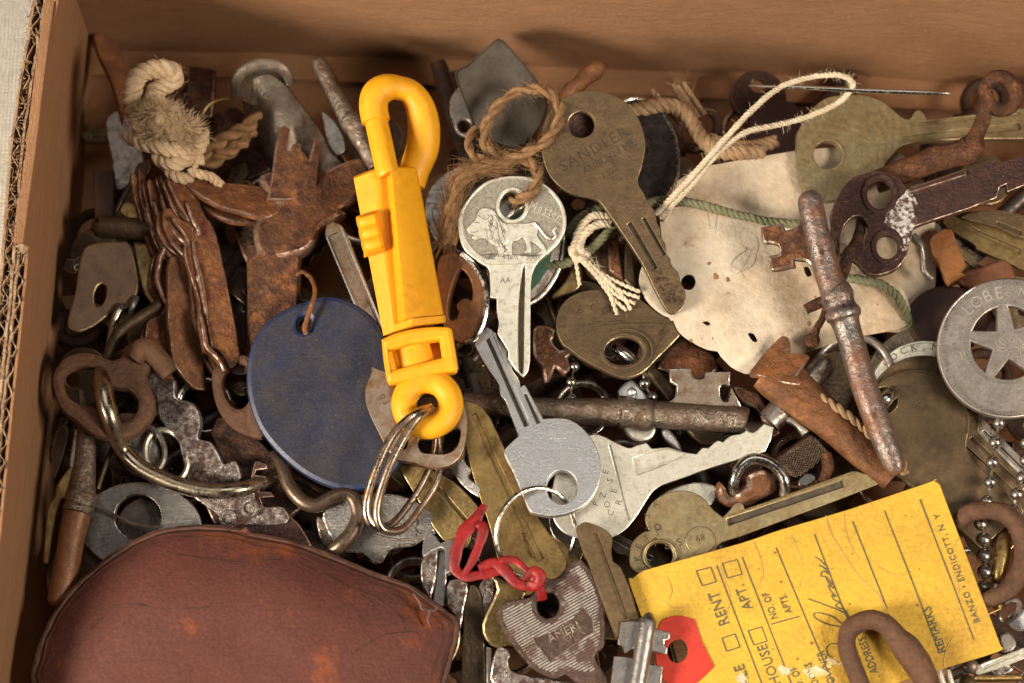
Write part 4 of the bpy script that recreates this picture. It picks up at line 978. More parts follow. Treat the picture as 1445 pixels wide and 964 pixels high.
mb = MB().tube([(1056, 121, 7.5), (1075, 122, 7.6), (1130, 123.5, 8), (1200, 127, 8.4), (1260, 129.5, 8.8), (1320, 131, 9), (1340, 132, 9)], [.8, 1.6, 2.8, 3.7, 3.9, 3.5, 1.8], 10, k=4)
one('needle', 'long steel darning needle held by white string along the far wall', 'needle', mb, chrome)
# green string lengths
gs = [[(800, 330, -1.5), (822, 305, -.5), (850, 294, .5), (905, 288, .5), (940, 282, 1), (985, 288, .6), (1040, 303, -.6), (1095, 314, -1.4), (1160, 318, -2.2)], [(738, 378, -2), (798, 372, -.5), (835, 350, 0), (862, 322, 0), (880, 304, .4)], [(1196, 392, -1), (1220, 396, -.6), (1245, 402, -.8), (1266, 418, -1), (1280, 446, -2.5), (1284, 462, -5)]]
t = thing('green_string', 'faded green string crossing the folded paper tag', 'string', (1000, 320, -2))
for q in gs: part('strand', t, MB().strands(q, 3.2, 3.8, 3, 26, 7, wob=.2), green)
mb = MB()
for q in gs: mb.fuzz(q, 60, 5, 8, .25, seed=14)
part('fibres', t, mb, green, kind='stuff')
# white thread knot and its tassel
t = thing('thread_tassel', 'frayed white thread tassel lying on the bronze key head', 'string', (850, 400, 0))
for q in ([(862, 308, 1.2), (838, 304, 2), (822, 318, 2.2), (812, 340, 2.2), (808, 360, 2)], [(862, 316, 1.5), (842, 318, 2.4), (826, 330, 2.6), (818, 350, 2.4), (830, 362, 2)], [(806, 350, 1.5), (814, 366, 2.5), (824, 364, 2.8)]):
    part('strand', t, MB().strands(q, 3, 3.4, 3, 20, 7, wob=.3), string)
for q in ([(822, 362, 2.6), (846, 384, 2.4), (880, 402, 1.8), (903, 412, 1.5)], [(822, 364, 2.8), (842, 388, 2.4), (875, 410, 1.8), (902, 420, 1.5)], [(820, 366, 2.6), (846, 392, 2.4), (872, 418, 1.6), (896, 428, 1.4)], [(822, 370, 2.4), (850, 396, 2.0), (862, 420, 1.6), (871, 444, 1.4)], [(826, 368, 2.4), (856, 394, 2.4), (880, 420, 1.5), (890, 437, 1.4)], [(818, 366, 2.0), (838, 386, 2.2), (864, 420, 1.4), (884, 438, 1.3)], [(812, 366, 1.6), (815, 384, 0), (818, 402, -.5)]):
    part('strand', t, MB().strands(q, 1.5, 1.8, 2, 16, 6), string)
part('fibres', t, MB().fuzz([(812, 340, 2.2), (822, 360, 2.8), (845, 385, 2.4)], 160, 5, 10, .22, seed=15), string, kind='stuff')
# short tuft behind the bent strip
t = thing('brown_twine', 'short tuft of brown twine in the shade right of the rope knot', 'twine', (320, 200, -8))
for q in ([(285, 225, -8), (300, 208, -7), (325, 190, -6), (350, 178, -6), (362, 162, -7)], [(290, 232, -9), (312, 222, -8), (335, 205, -8), (356, 184, -8)], [(292, 218, -9), (318, 214, -7), (346, 200, -7)]):
    part('strand', t, MB().strands(q, 5, 6, 2, 50, 7, wob=.3), jute)
# ================================================================== left half
# ---- rusty flat keys threaded on the rope
G = 'rusty flat keys bunched on the rope'
bunch = [
 ('front', [(600, 0), (680, 20), (760, 40), (800, 130), (830, 260), (880, 500), (922, 740), (900, 800, 1), (872, 815, 1), (820, 730), (770, 700, 1), (740, 540, 1), (735, 430), (700, 330, 1), (670, 160), (690, 120)], -1.0, -.2, 'widest rusty flat key, front right of the bunch on the rope'),
 ('b', [(530, -20), (600, 0), (700, 125, 1), (668, 160), (700, 340), (735, 500), (745, 700), (840, 830, 1), (800, 820), (740, 710, 1), (715, 540), (690, 400), (655, 250), (560, 150), (520, 60)], -3, 0, 'rusty flat key just behind the widest one in the bunch'),
 ('c', [(480, -20), (545, 0), (660, 190), (690, 330), (722, 520, 1), (690, 480), (640, 300), (560, 240), (500, 130)], -4.2, 0, 'thin curved rusty key edge in the middle of the bunch'),
 ('d', [(555, 240), (630, 275), (690, 460), (720, 600), (740, 860), (745, 935, 1), (690, 922), (640, 880), (582, 800, 1), (560, 700), (545, 500)], -5.6, -1, 'orange-faced rusty key with ragged lower end in the bunch'),
 ('e', [(500, 195), (560, 215), (556, 420), (552, 650), (575, 830), (595, 905, 1), (540, 885), (480, 800), (430, 720), (440, 570), (505, 545, 1), (535, 470), (505, 425, 1), (480, 360)], -7, -1, 'dull red rusty key with notched edge, lowest left in the bunch'),
 ('f', [(390, -220), (420, -200), (445, -80), (490, 50), (520, 190, 1), (498, 200, 1), (440, 80), (400, -80)], -4, 0, 'dark rusty key bow curving down at the left of the bunch'),
 ('g', [(440, -170), (480, -150), (500, -60), (560, 80), (600, 200), (560, 180), (500, 60), (455, -60)], -2.8, .5, 'rusty key bow edge, second from left in the bunch'),
 ('h', [(505, -190), (560, -200), (620, -120), (640, 0), (690, 110), (660, 130), (600, 60), (545, -60)], -1.8, .5, 'rusty key bow with bright worn rim, middle top of the bunch'),
 ('i', [(540, -185), (620, -195), (690, -120), (730, 0), (760, 60), (690, 120, 1), (640, 20), (590, -60)], .2, .5, 'rusty key bow hanging nearest the rope strand in the bunch'),
]
for i, (nm, q, z, dz, lab) in enumerate(bunch):
    q = RL(*q); o = sm(q, 4); cx = sum(p[0] for p in o)/len(o); cy = sum(p[1] for p in o)/len(o)
    pl = Plane([(cx, cy, z), (cx+40, cy-8, z-4.0 if nm not in 'front' else z-1.5), (cx, cy+90, z+dz)])
    mb = MB().flat(o, pl, 1.7, .35)
    one('flat_key', lab, 'key', mb, rusto if nm == 'd' else rustred, G)
    if nm in 'bcefghi' or nm == 'front':
        ox, oy = (-7.5, 5) if nm != 'front' else (-9, 8)
        o2 = [(x+ox+2*math.sin(y*.05+i), y+oy) for x, y in o]
        pl = Plane([(cx, cy, z-1.9), (cx+40, cy-8, z-6.0), (cx, cy+90, z+dz-2)])
        one('flat_key', ['thin rusty plate edge just behind the widest bunched key', 'thin plate edge second behind the widest bunched key', 'thin plate edge behind the curved middle key of the bunch', 'x', 'thin plate edge behind the lowest left notched bunched key', 'thin plate edge behind the dark curved bow of the bunch', 'thin plate edge behind the second bow from left in the bunch', 'thin plate edge behind the bright-rimmed bow of the bunch', 'thin plate edge behind the bow nearest the rope strand'][i], 'key', MB().flat(o2, pl, 1.3, .3), rustred, G)
def band(pts, wd):
    d = pathsm(pts, 5); L_, R_ = [], []
    for i, p in enumerate(d):
        a, b = d[max(i-1, 0)], d[min(i+1, len(d)-1)]; l = math.hypot(b[0]-a[0], b[1]-a[1]) or 1; nx, ny = -(b[1]-a[1])/l, (b[0]-a[0])/l
        k_ = wd*(.55+.45*math.sin(math.pi*(.08+.84*i/(len(d)-1))))/2
        L_.append((p[0]+nx*k_, p[1]+ny*k_)); R_.append((p[0]-nx*k_, p[1]-ny*k_))
    return L_+R_[::-1]
for q, z, lab in ((((425, -30), (455, 60), (495, 140), (520, 190), (500, 235), (485, 340), (508, 420), (528, 470)), -1.2, 'leftmost thin bright-edged rusty key seen edge-on in the bunch'),
                  (((470, -60), (500, 40), (540, 120), (600, 190), (650, 245), (695, 330), (728, 430)), .2, 'long curved rusty key edge crossing the middle of the bunch'),
                  (((510, -70), (545, 30), (590, 110), (640, 165), (668, 215)), .9, 'short curved rusty key edge above the long curved one'),
                  (((676, 150), (690, 240), (715, 350), (738, 480), (748, 560)), .8, 'thin rusty key edge along the left of the widest bunched key'),
                  (((556, 245), (552, 450), (558, 650), (582, 810)), -3.2, 'straight rusty key edge left of the orange-faced key'),
                  (((715, 530), (735, 640), (750, 705), (800, 755), (842, 832)), .6, 'stepped rusty key edge at the lower end of the widest bunched key'),
                  (((640, -60), (668, 20), (700, 80), (712, 125)), 2.0, 'short bright key edge just below the rope strand')):
    q = RL(*q); one('flat_key', lab, 'key', MB().flat(band(q, 7.5), Plane([(q[0][0], q[0][1], z), (q[-1][0], q[-1][1], z-1.2)]), 3.6, .5), rustred, G)
q = B1((935, 62), (1000, 38), (1110, 58), (1360, 92), (1430, 182, 1), (1405, 216, 1), (1330, 240), (1200, 208), (1110, 182), (1000, 122))
mb = MB().flat(sm(q, 4), Plane([(300, 262, -.5), (390, 290, -3.2), (340, 300, .2)]), 1.8, .4)
one('flat_key', 'rusty flat key turned sideways, sticking out right from the rope knot', 'key', mb, rustred, G)
q = B1((990, 112), (1110, 188), (1200, 222), (1330, 238), (1320, 260), (1180, 258), (1050, 205))
mb = MB().flat(sm(q, 4), Plane([(300, 285, -4), (370, 306, -6), (340, 315, -2.8)]), 1.6, .4)
one('flat_key', 'rusty flat key lying directly beneath the sideways one', 'key', mb, rustred, G)

# ---- big rusty bit key
t = thing('bit_key', 'large brown rusty key with forked bit, left of the yellow clip', 'key', (390, 330, -8))
mb = MB().flat(sm(A2((95, 1010, 1), (118, 900), (135, 760), (155, 645, 1), (185, 628), (213, 650, 1), (196, 752, 1), (214, 764, 1), (230, 722), (266, 722, 1), (268, 755, 1), (308, 800, 1), (335, 702, 1), (378, 712, 1), (350, 880), (345, 1010, 1)), 3), Plane([(395, 230, -2), (440, 230, -3.5), (395, 290, -2.6)]), 3.2, .5)
part('bit', t, mb, rustb)
mb = MB().flat(sm(B2((60, 20, 1), (140, 0), (360, -5), (520, -60), (600, -30), (560, 130), (470, 200), (500, 215), (430, 255), (370, 290), (345, 360), (290, 410), (180, 440), (60, 420), (30, 300), (70, 190, 1), (140, 160), (60, 60)), 4), Plane([(400, 290, -2.6), (500, 270, -5), (400, 340, -1.4)]), 5, 1.2, grid=4, warp=curl(21, 130, .0016))
part('collar', t, mb, rustb)
mb = MB().loft([[(350+dx-3.2*u, lerp(345, 525, u), z) for dx, z in ((-2, -9), (0, -3.4-3*u), (14, -1.6-3.5*u), (44, -1.2-3.5*u), (72-6*u, -2.2-4*u), (78-7*u, -9))] for u in (0, .2, .4, .6, .8, 1)])
part('shank', t, mb, rustb)
mb = MB().flat(sm(B2((0, 40), (90, 180), (60, 230), (45, 440), (-10, 470), (-90, 260), (-80, 120)), 4), Plane([(350, 330, -6), (370, 300, -6), (350, 360, -5)]), 3, .8, grid=4, warp=curl(23, 150, .001))
one('rusty_plate', 'dark rusty plate corner left of the big forked key', 'plate', mb, rustd)

# ---- upper left: bent strip, tube key, dark bits
bentm = mat('stained_steel', (.30, .26, .21), .40, .9, (.15, .10, .065), .45, 160, .3, .55, .5, pit=.3)
t = thing('bent_strip', 'bent steel strip with curled eyelet end near the far wall', 'metal strip', (400, 160, -12))
def dish(v):
    q = v-P(425, 190, -9); d = Vector((.55, -.83)); s_ = q.x*d.y-q.y*d.x
    return v+Vector((0, 0, .0022-190*s_*s_*.5))
mb = MB().flat(sm([(340, 140), (352, 118), (380, 108), (404, 122), (424, 146), (446, 176), (470, 214), (488, 245), (450, 262), (400, 262), (376, 225), (356, 180)], 4), Plane([(380, 160, -9), (440, 210, -10), (380, 240, -11)]), 1.4, .3, grid=4, warp=dish)
part('strip', t, mb, bentm)
mb = MB().tube([(332, 136, -8), (333, 116, -5), (345, 100, -3.4), (366, 92, -2.8), (390, 93, -3.2), (405, 104, -5), (410, 120, -7)], [6, 8, 9, 9.5, 9, 8, 6], 12, flatten=.35, k=6, up=(0, .3, 1)); part('curl', t, mb, bentm)
mb = MB().flat(sm([(338, 118), (356, 102), (388, 98), (406, 112), (408, 135), (372, 150), (342, 142)], 4), Plane([(370, 110, -6.5), (400, 110, -7), (370, 150, -9)]), 1.2, .3, [circ(380, 120, 9, 6, 20, -10)]); part('eyelet', t, mb, bronzed)
t = thing('tube_key', 'steel barrel key with ringed collar, behind the yellow hook', 'key', (490, 160, -8))
mb = MB().tube([(446, 86, -7), (455, 97, -6.6), (485, 155, -5.6), (489, 164, -5.4), (492, 168, -5.4), (502, 180, -5.2), (505, 190, -5), (512, 203, -4.8), (530, 235, -5.5)], [9, 12.5, 13.5, 13.5, 16, 17, 14, 12.5, 11], 16, k=4, wob=.05); part('shank', t, mb, iron)
mb = MB().flat(sm(A2((370, 560), (430, 600), (480, 680), (490, 760), (440, 780), (400, 720), (385, 640)), 2), Plane(-8), 2, .4); part('bit', t, mb, greysteel)
mb = MB().flat(sm([(266, 92, 1), (304, 96, 1), (300, 165, 1), (262, 170, 1)], 1), Plane([(285, 95, -19), (305, 95, -19), (285, 170, -15)]), 2.5, .5); one('dark_strip', 'flat dark brown metal strip standing by the far wall, right of the rope knot', 'metal strip', mb, rustd)
mb = MB().flat(sm(A1((470, 175, 1), (530, 185), (600, 240), (660, 370), (650, 480), (625, 620, 1), (560, 400), (500, 280)), 3), Plane([(150, 80, -24), (180, 100, -24), (170, 150, -14)]), 1.6, .4, grid=5, warp=curl(33, 90, .0015)); one('leather_strap', 'brown leather strap in the far left corner of the box', 'strap', mb, mat('strap_brown', (.16, .062, .026), .7, 0, (.24, .095, .035), .4, 200, .4))
mb = MB().flat(sm(A1((530, 610), (610, 550), (640, 600), (720, 780), (715, 860), (640, 940), (580, 948), (560, 800)), 4), Plane(-20), 1.6, .4); one('pale_disc', 'pale steel disc half hidden left of the rope knot', 'disc', mb, greysteel)
mb = MB().ring(318, 172, 34, 32, -11, 3.0, a0=195, a1=280, n=14); one('brass_wire', 'thin yellow brass wire arc behind the rope knot', 'wire', mb, brassy)
mb = MB().flat(sm(A1((880, 700), (1100, 560), (1230, 560), (1360, 860), (1000, 900)), 3), Plane(-19), 2, .4); one('dark_plate', 'dark iron plate under the brown twine tuft', 'plate', mb, rustd)
# ---- small things by the left wall
t = thing('small_barrel_key', 'short grey barrel key lying level beside the left wall', 'key', (185, 325, -8))
mb = MB().tube([(141, 319, -7), (146, 320, -7), (190, 323, -7), (240, 330, -8)], [14, 16, 16, 16], 18, k=3); part('shank', t, mb, bronzed)
mb = MB().flat(sm(B1((470, 310, 1), (500, 345), (585, 345, 1), (570, 378, 1), (480, 372, 1)), 1), Plane(-8), 3, .5); part('bit', t, mb, bronzed)
mb = MB().flat(sm([(131, 240, 1), (160, 240, 1), (160, 306, 1), (133, 310, 1)], 1), Plane(-14), 3, .4); one('wooden_slip', 'narrow brown slip standing against the left wall', 'slip', mb, dleath)
t = thing('small_bow_key', 'small brown bronze key head with slit hole by the left wall', 'key', (145, 410, -6))
mb = MB().key(sm(RL((130, 170), (280, 150), (345, 165), (375, 260), (392, 390), (350, 490), (270, 510), (220, 550), (150, 600), (70, 625), (20, 580), (60, 420), (85, 260)), 4), Plane([(145, 400, -4.6), (195, 380, -6.5), (140, 450, -5.4)]), 2.4, [circ(*RL((192, 432))[0], 8, 16, 24, 12)], b=.5); part('plate', t, mb, mat('brown_bronze', (.13, .070, .038), .45, .4, (.08, .042, .022), .45, 350, .3, .6, .2))
t = thing('wire_loop', 'brown wire loop leaning between small bronze key and rusty bunch', 'wire', (190, 450, -6))
part('wire', t, MB().tube([(148, 520, -3), (156, 492, -2), (172, 465, -2), (200, 446, -3), (222, 430, -5), (228, 415, -6), (222, 405, -7)], [8, 8.5, 8.5, 8, 7.5, 6, 5], 12), bronzed)
mb = MB().tube([(155, 490, -6), (161, 455, -5), (170, 436, -5), (178, 432, -6)], [6, 6.5, 6, 4], 10); part('wire', t, mb, chrome)
mb = MB().tube([(183, 450, -7), (188, 430, -6), (192, 420, -7)], 5, 8); part('wire', t, mb, steel)
for lab, q, z, m_ in (('dull brass key shank between the wall key and the rusty bunch', RL((360, 150, 1), (440, 165), (515, 440), (505, 520, 1), (470, 500), (400, 380)), -9, brass), ('second brass shank right behind the first, by the rusty bunch', RL((430, 40, 1), (500, 170, 1), (490, 330), (440, 300), (390, 120)), -11, brass), ('brass edge showing above the short grey barrel key', B1((600, 215), (640, 155), (720, 200), (745, 250), (700, 270)), -10, brass)):
    one('brass_shank', lab, 'key', MB().flat(sm(q, 3), Plane(z), 2, .5), m_)

# ---- rusty oval bow key and the thick ring
t = thing('oval_bow_key', 'rusty iron key with twin-holed oval bow, threaded on the thick ring', 'key', (150, 560, 2))
plQ = Plane([(150, 560, 4.6), (220, 590, 4.2), (200, 490, 2.2)])
o = sm(C1((262, 250), (275, 180), (330, 115), (420, 92), (500, 105), (560, 130), (600, 118), (620, 70), (680, 35), (760, 90), (770, 160), (740, 210), (780, 330), (770, 420), (700, 500), (600, 535), (480, 515), (380, 440), (300, 370)), 5)
h1 = sm(C1((322, 240), (345, 195), (410, 168), (480, 180), (525, 215), (545, 262), (590, 275), (650, 290), (690, 340), (680, 400), (630, 440), (570, 440), (510, 400), (470, 365), (400, 350), (340, 310)), 4)
part('bow', t, MB().flat(o, plQ, 3.4, 1.2, [h1]), matte)
mb = MB().tube([(190, 508, 3.2), (205, 492, 3.4), (222, 505, 2.6), (240, 528, 1.6)], [13, 17, 15, 12], 14, wob=.2); part('neck', t, mb, matte)
rg = [(*C1(p)[0], z) for p, z in (((545, 240), -5), ((520, 205), -1), ((506, 215), 4), ((520, 275), 7.6), ((535, 360), 8.0), ((560, 440), 7.0), ((585, 520), 4), ((620, 590), 1.4), ((700, 670), .6), ((800, 725), .4), ((900, 765), .4), ((1000, 790), .6), ((1100, 800), .8), ((1200, 790), .2), ((1290, 765), -2.4), ((1400, 720), -7))]
mb = MB().tube(rg, [10, 11, 12, 13, 13.5, 13, 12, 11.5, 11.5, 11.5, 11.5, 11.5, 11, 11, 11, 11], 16, k=6)
one('thick_ring', 'thick polished steel ring passing through the rusty oval bow', 'key ring', mb, mat('polished_ring', (.46, .40, .31), .22, 1, (.24, .17, .10), .35, 300, .10, .45, .8))
# toothed plates
q = sm(C1((700, 200), (760, 170), (830, 225), (880, 240), (885, 320), (960, 350), (1000, 400), (1010, 470), (1000, 530), (1060, 550), (1110, 630), (1130, 660), (1185, 645), (1200, 760), (960, 760), (900, 560), (800, 430), (780, 320)), 3)
one('lever_plate', 'glossy pitted iron plate with wavy toothed edge, above the thick ring', 'plate', MB().flat(q, Plane([(260, 580, -3), (330, 640, -2), (240, 640, -5)]), 2, .5), rustp)
t = thing('comb_plate', 'dark rusty lock plate with comb teeth, left of the blue fob', 'plate', (380, 700, -4))
q = sm([(285, 700, 1), (352, 688, 1), (358, 655), (362, 650, 1), (376, 655, 1), (378, 662, 1), (362, 664, 1), (360, 670, 1), (375, 672, 1), (378, 680, 1), (358, 685, 1), (362, 693, 1), (382, 694, 1), (388, 701, 1), (368, 703, 1), (372, 715, 1), (398, 717), (412, 730), (424, 742), (440, 770, 1), (380, 790, 1), (320, 760), (300, 735)], 2)
part('plate', t, MB().flat(q, Plane([(340, 720, -1.6), (420, 720, -3), (340, 760, -2)]), 1.6, .35), cladr)
part('plate', t, MB().flat(sm(C1((960, 790), (1280, 780, 1), (1290, 850), (1340, 880, 1), (1428, 880), (1440, 960), (1180, 960), (1080, 900)), 3), Plane([(340, 720, -.9), (420, 720, -2.3), (340, 760, -1.3)]), .9, .25), rustp)
mb = MB().ring(*D1((1258, 82))[0], 11, 11, -.4, 3.2, n=24, flatten=.6); mb.ball(*D1((1258, 82))[0], -.9, 9, sq=.25); mb.ring(*D1((1148, 138))[0], 10, 10, -.4, 3, n=24, flatten=.6); mb.ball(*D1((1148, 138))[0], -.9, 8, sq=.25); part('rivet', t, mb, rustp)
mb = MB().flat(sm([(296, 610), (335, 590), (420, 690), (410, 730), (345, 690)], 2), Plane(-7), 2, .5); one('iron_plate', 'dark iron plate between the lever plate and the blue fob', 'plate', mb, rustd)
mb = MB().flat(sm(C1((1060, 200), (1110, 150), (1180, 110), (1260, 130), (1300, 300), (1330, 520), (1240, 520), (1150, 470), (1080, 360)), 4), Plane([(330, 560, -4.5), (370, 560, -3), (330, 600, -5.5)]), 3, 1.1, [sm(C1((1120, 240), (1180, 170), (1240, 180), (1250, 330), (1200, 380), (1140, 330)), 4)]); one('oval_link', 'rusty brown oval link tucked under the left edge of the blue fob', 'link', mb, matte)
mb = MB().ring(*C1((720, 590))[0], 30, 36, -4, 4.5, n=32, rot=-20); one('small_ring', 'small steel ring left behind the thick ring', 'key ring', mb, steel)
mb = MB().ring(*C1((840, 620))[0], 29, 38, -5, 4.5, n=32, rot=-20); one('small_ring', 'small steel ring partly covering the lever plate, behind the thick ring', 'key ring', mb, nickel)
mb = MB().flat(circ(*C1((720, 590))[0], 22, 28, 24, -20), Plane(-6), 1.5, .4); one('steel_button', 'round steel button inside the small ring behind the thick ring', 'button', mb, steel)
# washer
plW = Plane([(195, 735, -4.4), (280, 735, -3.4), (195, 790, -5)])
t = thing('washer', 'large flat grey steel washer above the leather pouch', 'washer', (205, 740, -7))
part('disc', t, MB().flat(circ(199, 744, 86, 64, 56, 4), plW, 1.8, .3, [circ(*WL((540, 680))[0], 32.5, 31, 36)]), greysteel)
mb = MB().flat(circ(215, 742, 50, 42, 32), Plane(-8), 1.6, .4); one('grey_disc', 'grey steel disc seen through the washer hole', 'disc', mb, deepsteel)
mb = MB().tube([(132, 713, -2.6), (160, 726, -2.8), (190, 740, -3), (225, 744, -3.4)], 2.6, 6); one('thin_wire', 'thin dark wire lying across the washer', 'wire', mb, steel)
mb = MB().ring(250, 745, 70, 80, -7, 5, a0=-60, a1=40, n=20); mb.ring(255, 745, 62, 72, -7.5, 4, a0=-60, a1=40, n=20); one('nested_ring', 'double steel ring edge just right of the washer', 'key ring', mb, steel)
# left skeleton key
t = thing('skeleton_key', 'brown iron skeleton key standing upright along the left wall', 'key', (110, 730, -2))
mb = MB().tube([(124, 585, -3), (122, 620, -2), (119, 665, -.5), (116.5, 690, 0), (115.5, 696, 0), (114.5, 703, 0), (113.5, 710, .1), (112.5, 713, .1), (111, 720, .2), (109.5, 725, .3)], [13, 14, 16, 18, 22, 23, 20.5, 20, 22.5, 20], 20, k=5, wob=.03)
part('shank', t, mb, iron)
mb = MB().tube([(109.5, 724, .3), (106, 738, .3), (101, 760, .5), (92, 815, 1), (87, 843, 1), (85.5, 852, 1), (85, 857, 1)], [19.5, 18.5, 18, 18.5, 19, 17, 11], 20, k=4, wob=.04)
part('tip', t, mb, mat('brown_iron', (.215, .090, .034), .40, .25, (.155, .070, .032), .5, 110, .35, .5, .2, pit=.2, spot2=(.34, .25, .18), amt2=-.05, scale2=160))
mb = MB().tube([(107, 552, 1), (116, 556, 3), (117, 590, 1)], [3, 5, 8], 8); part('stem', t, mb, steel)
for lab, q, z, m_ in (('brass key blade edge beside the upright skeleton key', WL((150, 400, 1), (175, 410), (130, 580, 1), (105, 585), (70, 700), (35, 950, 1), (0, 940, 1), (25, 640), (65, 570), (85, 490)), -3, brass), ('brown key edge high between left wall and skeleton key', WL((80, 190), (120, 160), (150, 200), (110, 360), (60, 470), (50, 300)), -8, bronzed), ('grey key blade behind the upright skeleton key', WL((180, 180, 1), (225, 190, 1), (205, 330), (170, 420, 1), (150, 380)), -5, greysteel)):
    one('key_edge', lab, 'key', MB().flat(sm(q, 3), Plane(z), 2, .4), m_)
mb = MB().tube([(160, 628, -4), (148, 660, -3), (138, 690, -3)], 3.5, 8); one('thin_rod', 'thin dark rod right of the upright skeleton key', 'rod', mb, bronzed)
# bent rod and lettered key
mb = MB().tube([(386, 640, -3), (396, 655, -1), (410, 688, 0), (428, 708, .4), (448, 713, .6), (470, 702, .8), (488, 697, .8), (500, 706, .6), (505, 728, .4), (498, 750, .4), (482, 768, 0), (466, 778, -1)], [6, 8, 10, 10.5, 10.5, 10.5, 10.5, 10.5, 10.5, 11, 11, 9], 14, k=6, wob=.06)
one('bent_rod', 'dark bent iron rod curving under the blue fob', 'rod', mb, mat('dark_iron', (.17, .12, .085), .32, .8, (.08, .05, .03), .45, 300, .3, .5, .5))
t = thing('lettered_key', 'grey steel key bow with raised letters, under the split ring', 'key', (570, 745, -5))
q = sm(MM((520, 380), (640, 300), (760, 260), (980, 260), (1140, 320), (1255, 420, 1), (1225, 465, 1), (1240, 500, 1), (1180, 540), (1100, 590), (1020, 600), (950, 620), (900, 690), (840, 700), (760, 640), (640, 620), (560, 520)), 4)
plE = Plane([(560, 740, -2.4), (620, 740, -1.8), (560, 780, -3.4)])
part('plate', t, MB().flat(q, plE, 2.2, .5), greysteel)
mb = MB(); mb.stroke(MM((760, 470), (860, 520), (980, 548), (1100, 545), (1240, 505)), 3, plE, .35); mb.stroke(MM((900, 690), (920, 630), (1000, 590), (1080, 580)), 2.4, plE, .3); part('rim', t, mb, steel)
mb = MB(); mb.text('O', *MM((1095, 445))[0], 20, 15, plE, .3); mb.text('Y', *MM((1115, 495))[0], 200, 12, plE, .25); part('lettering', t, mb, steel)
for lab, q, z, m_ in (('bright steel key edge under the bent rod loop', MM((560, 300), (700, 330), (720, 460), (640, 600), (590, 560), (540, 420)), -5, nickel), ('dark slotted plate below the bent rod', MM((480, 420), (520, 410), (640, 560), (600, 590), (540, 600), (500, 540)), -4, rustm)):
    one('plate_edge', lab, 'plate', MB().flat(sm(q, 3), Plane(z), 2, .5), m_)
# ================================================================== right half
# ---- brass house key by the far wall
plX = Plane([(1180, 215, -3.4), (1440, 200, -7.5), (1180, 270, -3.0)])
q = sm(A4((283, 690), (300, 640), (340, 570), (420, 500), (500, 480), (600, 478), (680, 495), (740, 530), (800, 580), (840, 602), (862, 590), (880, 562), (905, 556), (930, 580), (940, 603, 1), (1428, 545, 1), (1500, 540, 1), (1500, 700, 1), (1200, 700, 1), (860, 720), (760, 790), (700, 870), (600, 960), (480, 1010), (380, 1000), (320, 950), (290, 850)), 5)
t = thing('latch_key', 'pale brass key with broad round bow and small hole, near the far wall at right', 'key', (1240, 210, -6))
part('key_body', t, MB().key(q, plX, 2.4, [circ(*A4((440, 780))[0], 21, 20, 32)], [slot((1275, 197), (1440, 178), 9, 9), slot((1285, 176), (1440, 160), 4, 4)], .8, b=.4), palebrass)
mb = MB(); mb.text('KEY', 1219, 214, 97, 15, plX, .12, 0); mb.stroke([(1230, 192), (1235, 210), (1237, 228)], 2, plX, .15); mb.stroke([(1207, 200), (1211, 230)], 1.5, plX, .12); part('lettering', t, mb, palebrass)
mb = MB().ring(*A4((440, 780))[0], 22, 21, -3.3, 1.6, n=40, flatten=.6); part('hole_rim', t, mb, palebrass)
mb = MB().flat(sm([(1060, 150), (1090, 140), (1125, 150), (1130, 200), (1110, 230), (1060, 220)], 4), Plane(-22), 2, .4); one('brown_disc', 'brown leather disc in shade under the white string', 'disc', mb, dleath)
# ring-bow rusty key
t = thing('ring_bow_key', 'rusty iron key with small ring bow at the far right corner', 'key', (1330, 215, -3))
mb = MB().ring(1412, 132, 24, 21, 7.5, 10, n=36, seg=14, rot=70, dz=2, ph=180); part('bow', t, mb, rustb)
mb = MB().tube([(1392, 148, 6.5), (1387, 168, 5.6), (1378, 190, 5.0), (1374, 200, 4.6), (1370, 210, 4.2), (1362, 214, 3.8), (1350, 216, 3.4), (1330, 222, 2.8), (1290, 236, 1), (1235, 258, -1.5)], [10, 10.5, 12, 17, 21, 21, 18, 18, 18, 17], 16, k=5, wob=.15, ws=180); part('shank', t, mb, rustb)
# clover-bow rusty key
t = thing('clover_key', 'dark rusty key with three-holed clover bow, its blade pointing to the right edge', 'key', (1260, 310, 0))
plR = Plane([(1230, 310, 4.2), (1440, 240, 5.2), (1250, 370, 4.4)])
q = sm(B4((470, 170), (520, 80), (580, 30), (680, 5), (760, 25), (815, 60), (840, 120, 1), (900, 70), (1000, 45), (1120, 10), (1280, -50), (1300, -20, 1), (1335, -45, 1), (1500, -90, 1), (1500, 50, 1), (1345, 110, 1), (1340, 70, 1), (1305, 85, 1), (1290, 140, 1), (1100, 210), (900, 275), (870, 300, 1), (855, 370), (830, 440), (780, 500), (700, 528), (640, 520), (600, 480, 1), (560, 455), (520, 520), (495, 500), (500, 440), (470, 330), (455, 250)), 4)
hs = [circ(*B4((703, 120))[0], 18, 21, 32), sm(B4((515, 300), (560, 240), (610, 235), (645, 290), (620, 350), (560, 380), (520, 420), (500, 400)), 4), circ(*B4((740, 385))[0], 16, 17.5, 28)]
part('bow', t, MB().key(q, plR, 3.0, hs, [slot((1287, 268), (1362, 245), 8, 8)], .9, b=.6), cladr)
mb = MB()
for c_, rx, ry in (((703, 120), 19, 22), ((740, 385), 17, 18.5)):
    x, y = B4(c_)[0]; mb.ring(x, y, rx+3, ry+3, 4.4, 4, n=36, flatten=.5)
part('moulding', t, mb, cladr)
reg = [(x+1.6*noise.noise(Vector((x*.5, y*.5, 1))), y+1.6*noise.noise(Vector((x*.5, y*.5, 7)))) for x, y in sm(B4((845, 100), (870, 130), (890, 170), (872, 210), (892, 260), (850, 320), (856, 370), (828, 410), (806, 405), (808, 340), (775, 300), (728, 268), (735, 225), (722, 205), (765, 182), (790, 150), (815, 130)), 6)]
